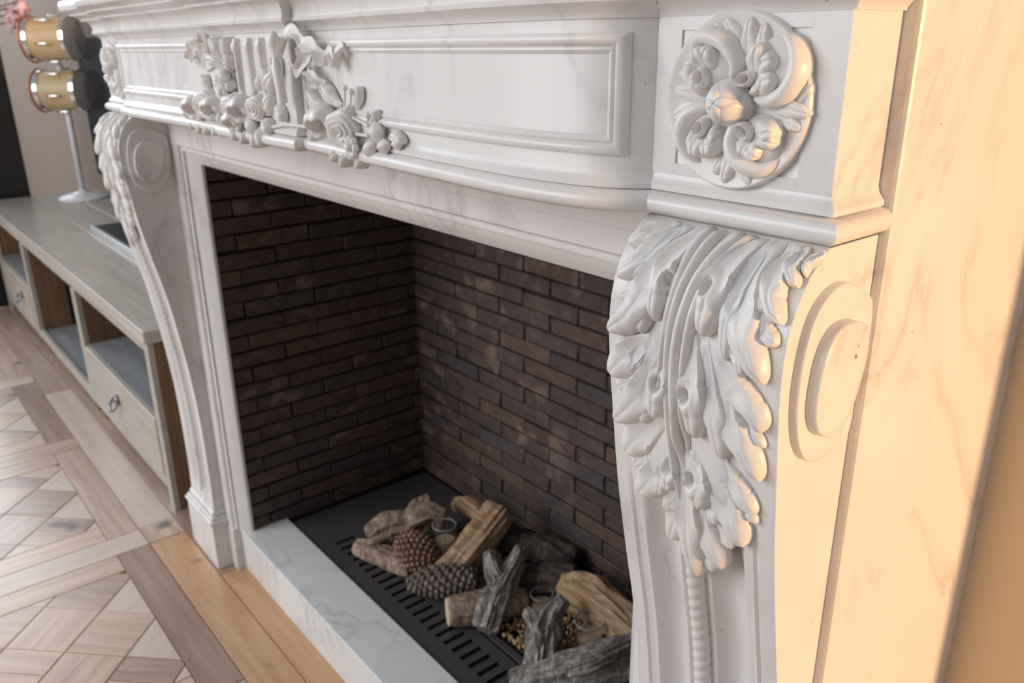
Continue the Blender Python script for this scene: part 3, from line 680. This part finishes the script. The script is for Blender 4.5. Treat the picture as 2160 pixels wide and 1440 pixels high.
def ribbon(pts, w, t=.0022, name='ribbon'):
    P = resample(catmull([fmap(x, z, h) for x, z, h in pts], 8), 30); mb = MB(); rows = []
    for i, p in enumerate(P):
        tt = (P[min(i + 1, 29)] - P[max(i - 1, 0)]).normalized(); n = Vector((tt.z, 0, -tt.x)); 
        if n.length < .05: n = Vector((0, 0, 1))
        n.normalize(); tw = n * cos(.55) + Vector((0, -1, 0)) * sin(.55); nb = tt.cross(tw).normalized(); ww = w * (.8 + .2 * cos(i * .7))
        rows.append([p + tw * (a * ww) + nb * (b * t + (.0016 * cos(a * 9))) for a, b in ((-1, 1), (-.5, 1), (0, 1), (.5, 1), (1, 1), (1, -1), (0, -1), (-1, -1))])
    mb.grid(rows, True, True); part(mb, name, MARB_CARVED, gar, smooth=True, sharp=50)
# right half
rose(-.782, 1.019, .0205, .012, (.45, -1, -.25)); cup(-.822, 1.024, .0185, .015, (.35, -.75, -.75)); daisy(-.760, 1.003, .0125, .014)
bud(-.727, 1.004, .0080, .010, .6); bud(-.711, 1.020, .0085, .009, 1.9); bud(-.698, 1.009, .0070, .009, .3); bud(-.675, 1.013, .0055, .007, .1)
for (x, z) in ((-.772, 1.060), (-.759, 1.057), (-.725, 1.036)):
    mb = MB(); mb.tube([fmap(-.79, 1.035, .006), fmap(x - .004, z - .01, .010), fmap(x, z, .011)], .0014, 8); mb.ball(fmap(x, z, .011), .0034, 6); part(mb, 'stamen', MARB_CARVED, gar, smooth=True)
spray([((-.83, 1.035), (-.868, 1.055), .009, .012), ((-.80, 1.04), (-.835, 1.062), .009, .010), ((-.85, 1.02), (-.872, 1.000), .008, .012), ((-.80, 1.0), (-.815, .983), .007, .014), ((-.78, .998), (-.79, .979), .006, .014), ((-.75, .998), (-.757, .982), .006, .013), ((-.74, 1.02), (-.715, 1.040), .007, .008), ((-.70, 1.015), (-.664, 1.016), .006, .008), ((-.765, 1.04), (-.75, 1.062), .006, .007)])
ribbon([(-.902, 1.092, .012), (-.888, 1.112, .020), (-.866, 1.112, .018), (-.858, 1.094, .012), (-.872, 1.076, .018), (-.893, 1.078, .014)], .0085)
ribbon([(-.875, 1.098, .010), (-.850, 1.103, .020), (-.825, 1.097, .018), (-.812, 1.084, .010)], .0095)
ribbon([(-.812, 1.084, .010), (-.800, 1.094, .012), (-.790, 1.084, .012), (-.783, 1.094, .010), (-.776, 1.099, .007)], .0060)
ribbon([(-.87, 1.078, .010), (-.845, 1.070, .014), (-.828, 1.060, .008)], .0060)
# centre
rose(-1.060, 1.026, .0175, .014, (.2, -1, -.3)); cup(-1.018, 1.028, .0175, .016, (.35, -.8, -.7)); cup(-1.048, 1.012, .0135, .018, (.3, -.8, -.8)); rose(-.985, 1.030, .0150, .013, (.4, -1, -.2))
daisy(-1.085, 1.045, .0130, .012); bud(-1.000, 1.008, .0085, .014, -1.2); bud(-.965, 1.060, .0075, .012, 1.3); bud(-1.075, 1.063, .0085, .012, 1.5)
spray([((-.975, 1.03), (-.940, 1.045), .011, .014), ((-.96, 1.04), (-.925, 1.070), .012, .014), ((-.95, 1.03), (-.921, 1.020), .009, .010), ((-.985, 1.015), (-.958, 1.003), .009, .014), ((-1.0, 1.01), (-.980, .985), .008, .016), ((-1.01, 1.005), (-1.0, .982), .007, .016), ((-1.035, 1.005), (-1.035, .984), .007, .016), ((-1.06, 1.005), (-1.065, .986), .007, .015), ((-1.08, 1.03), (-1.11, 1.05), .009, .012), ((-.955, 1.05), (-.95, 1.08), .010, .014), ((-.945, 1.06), (-.925, 1.09), .009, .013)])
spray([((-1.09, 1.07), (-1.125, 1.085), .010, .014), ((-1.085, 1.075), (-1.105, 1.112), .010, .015), ((-1.08, 1.08), (-1.06, 1.112), .011, .014), ((-1.075, 1.07), (-1.055, 1.09), .009, .013), ((-1.09, 1.065), (-1.12, 1.06), .008, .011), ((-1.08, 1.06), (-1.065, 1.05), .008, .012)])
# left half
rose(-1.19, 1.024, .0205, .012, (.4, -1, -.2)); cup(-1.225, 1.020, .0175, .014, (.3, -.8, -.6)); cup(-1.155, 1.022, .0165, .014, (.4, -.8, -.6)); bud(-1.255, 1.010, .0080, .009, 2.5); bud(-1.285, 1.008, .0065, .008, 2.9)
spray([((-1.22, 1.005), (-1.235, .984), .007, .014), ((-1.20, 1.0), (-1.205, .983), .007, .014), ((-1.17, 1.0), (-1.17, .984), .007, .014), ((-1.15, 1.0), (-1.14, .985), .007, .014), ((-1.15, 1.04), (-1.135, 1.065), .009, .012), ((-1.19, 1.04), (-1.20, 1.064), .008, .010), ((-1.25, 1.0), (-1.262, .986), .006, .012)])
ribbon([(-1.118, 1.092, .012), (-1.130, 1.112, .020), (-1.152, 1.112, .018), (-1.160, 1.094, .012), (-1.148, 1.076, .018), (-1.127, 1.078, .014)], .0085)
ribbon([(-1.145, 1.098, .010), (-1.170, 1.103, .020), (-1.195, 1.097, .018), (-1.208, 1.084, .010)], .0095)
ribbon([(-1.208, 1.084, .010), (-1.22, 1.094, .012), (-1.23, 1.084, .012), (-1.237, 1.094, .010)], .0060)

# ------------------------------------------------------------------ hearth kerb and fire tray
MB().box(-1.588, -.436, .513, .613, 0, .100, .002).build('marble_kerb', MARB_GREY, label='low grey-white marble kerb across the front of the firebox', cat='kerb')
tray = empty('fire_tray', (XC, .8, HZ), 'black metal fire tray with a row of slots on the firebox floor', 'fire tray')
TI = Matrix.Translation((-XC, -.8, -HZ))
tm = MB(); zt0, zt1 = HZ + .001, HZ + .0035
tm.box(-1.548, -.47, .616, .650, zt0, zt1); tm.box(-1.548, -.47, .696, .717, zt0, zt1); tm.box(-1.548, -1.414, .650, .696, zt0, zt1)
n_s = 36
for i in range(n_s):
    x = -1.414 + .0253 * i; tm.box(x + .0105, x + .0253, .650, .696, zt0, zt1)
tm.box(-1.414 + .0253 * n_s, -.47, .650, .696, zt0, zt1)
tm.xf(TI).build('slotted_plate', IRON, tray)
tm = MB().box(-1.548, -1.30, .717, .972, zt0, zt1); tm.box(-1.30, -.47, .930, .972, zt0, zt1); tm.box(-.62, -.47, .717, .93, zt0, zt1); tm.xf(TI).build('rear_plate', IRON, tray)
tm = MB().box(-1.294, -.626, .7225, .735, zt0 - .0005, zt1 + .0015, .001); tm.box(-1.294, -.626, .912, .925, zt0, zt1 + .001); tm.box(-1.294, -1.282, .735, .912, zt0, zt1 + .001); tm.box(-.638, -.626, .735, .912, zt0, zt1 + .001); tm.xf(TI).build('burner_rim', IRON, tray)
MB().box(-1.60, -.42, .613, 1.05, .02, HZ - .001).xf(TI).build('tray_bed', BLACK, tray)
# brown and cream mineral chips in the burner
def chips_mat():
    M, N, L, B = mat('vermiculite_chips'); g = N.new('ShaderNodeNewGeometry'); r = ramp(N, [(0, (.16, .08, .04)), (.3, (.48, .25, .11)), (.6, (.50, .30, .14)), (.85, (.62, .45, .28)), (1, (.75, .68, .58))])
    L.new(g.outputs['Random Per Island'], r.inputs[0]); L.new(r.outputs[0], B.inputs['Base Color']); B.inputs['Roughness'].default_value = .45; return M
cm = MB()
for i in range(2600):
    x = random.uniform(-1.27, -.645); y = random.uniform(.741, .905); s = random.uniform(.0025, .0058)
    z = HZ + .002 + random.uniform(0, .010) + .010 * exp(-((y - .80) / .05) ** 2); q = Matrix.Rotation(random.uniform(0, 6), 3, Vector((random.random(), random.random(), random.random() + .1)))
    v = [q @ Vector(p) * s + Vector((x, y, z)) for p in ((1, 0, 0), (-1, .1, 0), (0, 1, .2), (.1, -1, 0), (0, 0, .8), (0, .2, -.7))]
    cm.add(v, [(0, 2, 4), (2, 1, 4), (1, 3, 4), (3, 0, 4), (2, 0, 5), (1, 2, 5), (3, 1, 5), (0, 3, 5)])
cm.build('mineral_chips', chips_mat(), kind='stuff', label='loose brown and cream mineral chips between the logs', cat='chips')

# ------------------------------------------------------------------ logs
GREYB = bark('grey_driftwood', (.05, .042, .038), (.24, .205, .185), (.55, .51, .48))
BROWNB = bark('brown_bark', (.08, .05, .033), (.30, .20, .14), (.56, .43, .34))
DARKB = bark('dark_bark', (.016, .011, .010), (.050, .034, .029), (.12, .085, .07))
TANW = bark('split_wood', (.17, .10, .05), (.42, .26, .14), (.62, .44, .28), (9, 60, 60))
PALEW = bark('cut_wood', (.50, .36, .22), (.68, .52, .35), (.80, .66, .48))
def log_mb(pts, rad, seed, n=40, m=34, ridge=.10, flat=1.0, bumpy=.10, square=0):
    P = resample(catmull(pts, 8), m); base = P[0]; L_ = len(pts)
    def R(u): 
        f = u * (len(rad) - 1); i = min(int(f), len(rad) - 2); return rad[i] + (rad[i + 1] - rad[i]) * (f - i)
    def fn(u, a):
        rr = 1 + ridge * noise.noise(Vector((cos(a) * 2.2 + seed, sin(a) * 2.2, u * 1.3 + seed))) + ridge * 1.5 * noise.noise(Vector((cos(a) * 3.6, sin(a) * 3.6 + seed, u * 1.8 + .6 * sin(a + seed)))) + ridge * .6 * noise.noise(Vector((cos(a) * 8, sin(a) * 8 + seed, u * 4))) + bumpy * noise.noise(Vector((cos(a) + seed * 3, sin(a), u * 7)))
        if square: rr *= 1 - square * (abs(sin(2 * a)) - .5) * -1
        if u < .001 or u > .999: rr *= .86
        return rr
    mb = MB(); mb.tube(P, [R(i / (m - 1)) for i in range(m)], n, True, flat, fn=fn); return mb
def log(name, label, branches, mt, origin, end=None):
    """branches: list of (points, radii, seed, opts)"""
    mb = MB()
    for pts, rad, seed, o in branches:
        q = log_mb(pts, rad, seed, **o); mb.add(q.v, q.f)
    mb.xf(Matrix.Translation(-Vector(origin)))
    lg = mb.build(name, mt, smooth=True, sharp=50, label=label, cat='log'); lg.location = origin; lg['group'] = 'decorative logs in the fire tray'
    if end:
        c, d, r = end; M = Matrix.Translation(Vector(c) - Vector(origin)) @ Vector(d).to_track_quat('Z', 'Y').to_matrix().to_4x4()
        e = MB(); e.grid([[M @ Vector((r * q * (1 + .06 * cos(3 * a)) * cos(a), r * q * (1 + .06 * cos(3 * a)) * sin(a), z)) for a in [2 * pi * k / 20 for k in range(20)]] for q, z in ((1, -.003), (1, .0035), (.9, .005), (.5, .0052), (.02, .005))], True, True)
        e.build('cut_end', PALEW, lg, smooth=True, sharp=40, label='pale cut end')
    return lg
Z0 = HZ + .003
log('log', 'knobbly brown bark log lying at the left end of the fire tray', [([(-1.328, .685, .137), (-1.318, .72, .147), (-1.30, .765, .150), (-1.285, .81, .158), (-1.262, .835, .150)], [.022, .029, .028, .031, .026], 3, dict(bumpy=.30, ridge=.25)), ([(-1.30, .775, .155), (-1.315, .80, .172), (-1.305, .83, .18)], [.018, .018, .014], 8, dict(bumpy=.2))], BROWNB, (-1.32, .76, .14))
log('log', 'short grey-brown log under the knobbly log at the left end', [([(-1.345, .665, Z0 + .020), (-1.30, .685, Z0 + .020), (-1.255, .70, Z0 + .019), (-1.205, .712, Z0 + .020)], [.016, .021, .021, .018], 12, dict(bumpy=.25, ridge=.2))], BROWNB, (-1.27, .69, Z0 + .02))
log('log', 'pale tan curved branch behind the glass jar at rear left', [([(-1.315, .905, .135), (-1.275, .900, .155), (-1.235, .905, .150), (-1.20, .905, .118)], [.017, .019, .019, .017], 21, dict())], TANW, (-1.26, .905, .14))
log('log', 'tall golden split log propped up against the back wall', [([(-1.118, .728, .125), (-1.125, .78, .148), (-1.130, .83, .176), (-1.138, .892, .212)], [.030, .031, .032, .031], 31, dict(square=.35, ridge=.12, flat=.8, bumpy=.08))], TANW, (-1.125, .80, .16))
log('log', 'short brown log with a pale cream cut end beside the slots', [([(-1.040, .690, Z0 + .026), (-1.02, .73, Z0 + .027), (-.995, .78, Z0 + .028), (-.975, .82, Z0 + .026)], [.028, .028, .027, .024], 41, dict(ridge=.10, bumpy=.05))], BROWNB, (-1.01, .75, Z0 + .026), ((-1.0405, .689, Z0 + .026), (-.45, -.88, 0), .0255))
log('log', 'forked grey driftwood log standing in the middle of the pile', [([(-.968, .715, Z0 + .018), (-.985, .745, .135), (-1.000, .775, .158), (-1.022, .780, .180), (-1.050, .790, .202)], [.020, .022, .022, .016, .011], 51, dict(ridge=.28)), ([(-.985, .745, .135), (-1.000, .785, .162), (-1.008, .815, .182), (-1.022, .845, .205)], [.020, .022, .017, .009], 57, dict(ridge=.28))], GREYB, (-1.0, .77, .16))
log('log', 'dark bark log along the foot of the back wall', [([(-1.135, .895, .140), (-1.09, .918, .142), (-1.04, .94, .140), (-.985, .955, .135)], [.030, .031, .030, .027], 61, dict(ridge=.2, bumpy=.15))], DARKB, (-1.06, .925, .14))
log('log', 'dark reddish-brown log half hidden behind the forked log', [([(-1.015, .845, .125), (-.985, .865, .140), (-.955, .885, .148), (-.93, .90, .148)], [.030, .033, .034, .033], 71, dict(ridge=.15))], DARKB, (-.97, .875, .14))
log('log', 'smaller forked grey log with deep grooves near the right console', [([(-.835, .725, Z0 + .016), (-.850, .745, .128), (-.862, .765, .150), (-.868, .785, .172), (-.868, .815, .192)], [.021, .023, .023, .016, .011], 81, dict(ridge=.34)), ([(-.850, .745, .128), (-.868, .755, .152), (-.888, .760, .166), (-.905, .758, .172)], [.022, .021, .015, .009], 87, dict(ridge=.3))], GREYB, (-.86, .76, .14))
log('log', 'weathered tan slab log at the back beside the right console', [([(-.93, .875, .135), (-.89, .885, .152), (-.84, .885, .152), (-.78, .88, .145), (-.73, .875, .14)], [.028, .034, .036, .036, .034], 91, dict(ridge=.12, flat=1.25))], TANW, (-.84, .88, .14))
log('log', 'large grey-brown log in the front right corner of the pile', [([(-.838, .668, Z0 + .022), (-.80, .705, .126), (-.765, .75, .142), (-.735, .80, .158), (-.70, .85, .165)], [.020, .030, .034, .034, .030], 101, dict(ridge=.2))], GREYB, (-.77, .75, .14))
log('log', 'thin silvery branch leaning on the front right log', [([(-.755, .715, .170), (-.735, .745, .182), (-.722, .790, .190), (-.71, .84, .198)], [.010, .014, .014, .010], 111, dict(ridge=.3))], GREYB, (-.73, .77, .185))

# pine cones
CONE1 = bark('coppery_pine_cone', (.10, .045, .028), (.26, .13, .085), (.50, .34, .27), (60, 60, 60), .38)
CONE2 = bark('grey_pine_cone', (.06, .042, .034), (.19, .14, .11), (.42, .36, .31), (60, 60, 60), .55)
def cone(label, a, b, R, n, sc, mt, knob):
    a, b = Vector(a), Vector(b); ax = (b - a); L_ = ax.length; Q = ax.normalized().to_track_quat('Z', 'Y').to_matrix().to_4x4(); M = Q
    def rr(t): return R * max(.10, sin(pi * min(1, t * .80 + .13)) ** .75)
    mb = MB(); rows = [[M @ Vector((.86 * rr(i / 12) * cos(k * pi / 10), .86 * rr(i / 12) * sin(k * pi / 10), L_ * (i / 12 - .5))) for k in range(20)] for i in range(13)]
    mb.grid(rows, True, True); c = mb.build('pine_cone', mt, smooth=True, label=label, cat='pine cone'); c.location = (a + b) / 2; c['group'] = 'pine cones on the logs'
    mb = MB()
    for i in range(n):
        t = (i + .5) / n; an = i * 2.39996; r = rr(t); p = Vector((r * cos(an), r * sin(an), L_ * (t - .5))); s = sc * (.55 + .45 * r / R)
        Mk = M @ Matrix.Translation(p) @ (Vector((cos(an), sin(an), .55)).to_track_quat('Z', 'Y').to_matrix().to_4x4())
        if knob: mb.add([Mk @ (q * s) for q in KN[0]], KN[1])
        else: mb.add([Mk @ Vector((q.x * s * 1.25, q.y * s * .8, q.z * s * .7)) for q in KN[0]], KN[1])
    mb.build('cone_scales', mt, c, smooth=True, kind='stuff'); return c
_k = MB().ball((0, 0, 0), 1.0, 4); KN = (_k.v, _k.f)
cone('round coppery pine cone with bead-like scales by the glass jar', (-1.262, .727, .150), (-1.168, .742, .127), .036, 150, .0062, CONE1, True)
cone('long grey-brown pine cone lying across the pile with flat scales', (-1.066, .772, .143), (-1.172, .684, .112), .030, 130, .0070, CONE2, False)

# candle jars
def glass_mat():
    M, N, L, B = mat('clear_glass'); B.inputs['Base Color'].default_value = (.97, .98, .97, 1); B.inputs['Roughness'].default_value = .03
    B.inputs['Transmission Weight'].default_value = 1; B.inputs['IOR'].default_value = 1.45; return M
RIM_GLINT = plain('rim_glint_grey', (.30, .30, .29), .08); GLASS = glass_mat(); WAX = plain('amber_wax', (.88, .68, .46), .45)
def jar(label, x, y, r, h, zb=Z0):
    mb = MB(); mb.lathe([(r * .86, 0), (r, .004), (r, h * .96), (r * 1.03, h), (r * .95, h), (r * .93, h * .96), (r * .93, .006), (r * .80, .004)], 36)
    j = mb.build('candle_jar', GLASS, smooth=True, sharp=50, label=label, cat='candle jar'); j.location = (x, y, zb); j['group'] = 'glass candle jars among the logs'
    c = MB().lathe([(r * .02, .007), (r * .90, .007), (r * .90, h * .62), (r * .80, h * .65), (r * .02, h * .64)], 30); c.build('candle', WAX, j, smooth=True, sharp=50)
    MB().grid([[Vector(((r + .0014 * cos(b)) * cos(a), (r + .0014 * cos(b)) * sin(a), h + .0014 * sin(b))) for b in [2 * pi * q / 8 for q in range(8)]] for a in [2 * pi * q / 40 for q in range(41)]], True).build('rim', RIM_GLINT, j, smooth=True)  # pale grey ring paints in the highlight along the clear glass edge
    MB().tube([(0, 0, h * .63), (.0005, 0, h * .63 + .008)], .0007, 6).build('wick', BLACK, j)
jar('clear glass candle jar with amber candle beside the round pine cone', -1.205, .795, .0235, .088)
jar('small glass candle jar in the shadow behind the forked grey log', -.950, .835, .021, .048)
jar('glass candle jar against the slab log beside the right console', -.822, .832, .025, .068)

# ------------------------------------------------------------------ media cabinet on the left
cab = empty('media_cabinet', (-3.05, .72, 0), 'long low greyed oak media cabinet with open bays and drawers along the wall', 'cabinet')
CI = Matrix.Translation((3.05, -.72, 0))
def cp(mb, name, mt, parent=None, **k): mb.xf(CI); return mb.build(name, mt, parent or cab, **k)
XR, XL, YF, YR = -1.934, -4.18, .473, .945
for (y0, y1) in ((.462, .640), (.650, .785), (.790, .950)):
    cp(MB().box(XL - .01, XR + .012, y0, y1, .452, .484, .003), 'top_board', CAB_TOP)
cp(MB().box(XL, XR, .64, .65, .455, .4825), 'top_inlay', plain('pale_inlay', (.55, .48, .42), .4)); cp(MB().box(XL, XR, .785, .79, .455, .4825), 'top_inlay', CAB_FACE)
cp(MB().box(XR - .03, XR, .476, YR, .02, .452), 'side_panel', CAB_SIDE); cp(MB().box(XR - .034, XR + .001, .470, .484, 0, .452, .001), 'corner_stile', CAB_FACE); cp(MB().box(XL, XL + .03, .476, YR, .02, .452), 'side_panel', CAB_SIDE); cp(MB().box(XL - .001, XL + .034, .470, .484, 0, .452, .001), 'corner_stile', CAB_FACE)
cp(MB().box(XR, XR + .008, .505, .62, .03, .44), 'side_stile', CAB_SIDE)
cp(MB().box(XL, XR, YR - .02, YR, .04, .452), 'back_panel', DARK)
cp(MB().box(XL + .03, XR - .03, .470, .486, .425, .453), 'top_rail', CAB_FACE)
for (a, b) in ((-2.735, -2.640), (-3.545, -3.430)):
    m_ = (a + b) / 2
    cp(MB().box(m_ - .024, m_ + .024, .470, .486, .05, .43, .001), 'divider_stile', CAB_FACE); cp(MB().box(m_ - .024, m_ + .024, .486, .585, .05, .43), 'divider', CAB_SIDE); cp(MB().box(m_ - .023, m_ + .023, .585, YR, .05, .43), 'divider_shade', DARK)  # shade deep in the bay is painted as a black rear half of the divider
SHELF = wood('blue_grey_shelf', (.24, .25, .27), (.33, .345, .37), .35)
for i, (a, b, drawer) in enumerate(((-2.66, -1.965, True), (-3.46, -2.71, False), (-4.15, -3.51, True))):
    cp(MB().box(a, b, .470, .486, .052, .086, .002), 'bottom_rail', CAB_FACE)
    cp(MB().box(a, b, .486, YR, .060, .080), 'bottom_board', SHELF)
    if drawer:
        cp(MB().box(a, b, .480, YR, .232, .246), 'shelf_board', SHELF)
        d = cp(MB().box(a + .006, b - .006, .467, .484, .090, .244, .004), 'drawer', CAB_FACE)
        px = -2.332 if i == 0 else -3.70; hz = .165
        mb = MB().ball((px, .462, hz + .010), .020, 7, (1, .35, .8)); mb.tube([(px - .022, .460, hz + .008), (px - .024, .448, hz - .008), (px, .443, hz - .020), (px + .024, .448, hz - .008), (px + .022, .460, hz + .008)], .0042, 8)
        cp(mb, 'ring_pull', PEWTER, d, smooth=True)
    for x in (a + .02, b - .02): cp(MB().tube([(x, .50, 0), (x, .50, .054)], [.016, .022], 10), 'foot', CAB_SIDE)
# things in and on the cabinet
bx = MB().box(-2.45, -2.10, .60, .85, .2465, .300, .004).build('media_box', BLACK, label='black set-top box on the shelf in the right bay of the cabinet', cat='media box'); 
lp = MB().box(-3.19, -2.42, .668, .80, .4845, .506, .004).build('soundbar', BLACKGLOSS, label='flat black soundbar with a silver front edge on the cabinet', cat='soundbar')
MB().box(-3.19, -2.42, .655, .668, .4845, .508, .003).build('silver_edge', SILVER, lp, label='silver front edge')
tv = empty('television', (-3.8, 1.045, .55), 'black flat television hanging on the taupe wall behind the drum ornament', 'television')
tvi = Matrix.Translation((3.8, -1.045, -.55))
MB().box(-4.585, -3.05, 1.025, 1.058, .50, 1.155, .004).xf(tvi).build('bezel', BLACK, tv); MB().box(-4.57, -3.065, 1.0235, 1.026, .515, 1.142).xf(tvi).build('screen', SCREEN, tv)
sp = empty('loudspeaker', (-4.42, .5, 0), 'tall black floor loudspeaker at the left end of the media cabinet', 'loudspeaker')
spi = Matrix.Translation((4.42, -.5, 0))
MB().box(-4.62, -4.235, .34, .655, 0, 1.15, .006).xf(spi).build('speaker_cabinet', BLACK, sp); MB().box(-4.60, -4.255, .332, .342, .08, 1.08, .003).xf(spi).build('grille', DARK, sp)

# drum ornament, gives no light
LX, LY = -3.972, .815
drum_stand = empty('drum_ornament', (LX, LY, .4845), 'pair of small wooden drums with chrome rims stacked on a white stand', 'ornament')
BIRCH = wood('birch_shell', (.58, .42, .22), (.72, .56, .34), .4, gscale=(4, 4, 30)); COPPER = plain('copper_hoop', (.55, .20, .12), .35, .5); CHROME = plain('chrome', (.82, .83, .85), .15, 1.0)
SMOKE, N_, L_2, B_ = mat('smoked_head'); B_.inputs['Base Color'].default_value = (.22, .19, .16, 1); B_.inputs['Alpha'].default_value = .30; B_.inputs['Roughness'].default_value = .3
MB().lathe([(.100, 0), (.100, .006), (.085, .014), (.045, .024), (.018, .032), (.014, .040)], 40).build('base_disc', WHITE, drum_stand, smooth=True, sharp=50)
MB().tube([(0, 0, .03), (0, 0, .56)], .0125, 16).build('pole', WHITE, drum_stand, smooth=True)
ax = (rv * cos(radians(2)) - fv * sin(radians(2))); ax.z = 0; ax.normalize()
for zc, rr, tint in ((.655, .084, None), (.452, .080, None)):
    Md = Matrix.Translation((0, 0, zc)) @ ax.to_track_quat('Z', 'Y').to_matrix().to_4x4()
    sh = MB().lathe([(rr, -.078), (rr, -.04), (rr, 0), (rr, .04), (rr, .078)], 40, Md).build('drum_shell', BIRCH, drum_stand, smooth=True, sharp=60)
    for e in (-1, 1):
        mb = MB(); mb.grid([[Md @ Vector((a * cos(2 * pi * k / 40), a * sin(2 * pi * k / 40), e * z)) for k in range(40)] for a, z in ((rr + .001, .068), (rr + .004, .068), (rr + .004, .084), (rr + .001, .084), (rr + .001, .068))], True); mb.build('rim', CHROME, sh, smooth=True, sharp=40)
    mb = MB(); mb.grid([[Md @ Vector((a * cos(2 * pi * k / 40), a * sin(2 * pi * k / 40), z)) for k in range(40)] for a, z in ((.002, .080), (rr, .080), (rr, .077), (.002, .077))], True); mb.build('drum_head', WHITE, sh)
    mb = MB(); mb.grid([[Md @ Vector((a * cos(2 * pi * k / 40), a * sin(2 * pi * k / 40), z)) for k in range(40)] for a, z in ((.002, .132), (rr * 1.04, .132), (rr * 1.04, .134), (.002, .134))], True); mb.build('smoked_disc', SMOKE, sh)
    mb = MB(); mb.grid([[Md @ Vector(((rr * 1.06 + .005 * cos(b)) * cos(a), (rr * 1.06 + .005 * cos(b)) * sin(a), -.094 + .005 * sin(b))) for b in [2 * pi * j / 8 for j in range(8)]] for a in [2 * pi * k / 48 for k in range(49)]], True); mb.build('copper_hoop', COPPER, sh, smooth=True)
    for k in range(6):
        a = 2 * pi * k / 6 + .2; mb = MB().tube([Md @ Vector(((rr + .010) * cos(a), (rr + .010) * sin(a), z)) for z in (-.030, -.015, .015, .030)], [.003, .0055, .0055, .003], 8); mb.build('lug', CHROME, sh, smooth=True)

# blossom spray in a tall vase on the loudspeaker
PINK = plain('pink_petals', (.85, .56, .57), .6, var=.15, bscale=40); VASE = plain('grey_vase', (.35, .34, .33), .4); TWIG = plain('twig', (.10, .06, .045), .8)
bl = empty('blossom_vase', (-4.42, .50, 1.15), 'pink blossom sprays in a vase on the tall loudspeaker', 'plant')
MB().lathe([(.035, 0), (.05, .03), (.055, .08), (.035, .13), (.028, .15), (.033, .16)], 28).build('vase', VASE, bl, smooth=True)
tips = [(.29, .20, .085), (.35, .20, .110), (.50, .20, .125), (.24, .20, .055), (.02, .03, .28), (-.06, -.02, .25), (.30, .16, .19)]
mb = MB()
for t in tips: mb.tube(catmull([(0, 0, .12), (t[0] * .35, t[1] * .35, t[2] * .75), t], 5), .003, 6)
mb.build('stem', TWIG, bl)
for t in tips:
    for c in range(3):
        mb = MB(); o = Vector(t) + Vector([random.uniform(-.025, .025) for _ in range(3)])
        for k in range(5):
            a = k * 2 * pi / 5; Mk = Matrix.Translation(o) @ Matrix.Rotation(c * 1.3, 4, 'X') @ Matrix.Rotation(a, 4, 'Z') @ Matrix.Rotation(.5, 4, 'Y')
            mb.ball((0, 0, 0), .024, 6, (1, .8, .22), None); 
            mb.v[-7 * 12:] = [Mk @ (p + Vector((.020, 0, 0))) for p in mb.v[-7 * 12:]]
        mb.build('blossom', PINK, bl, smooth=True)
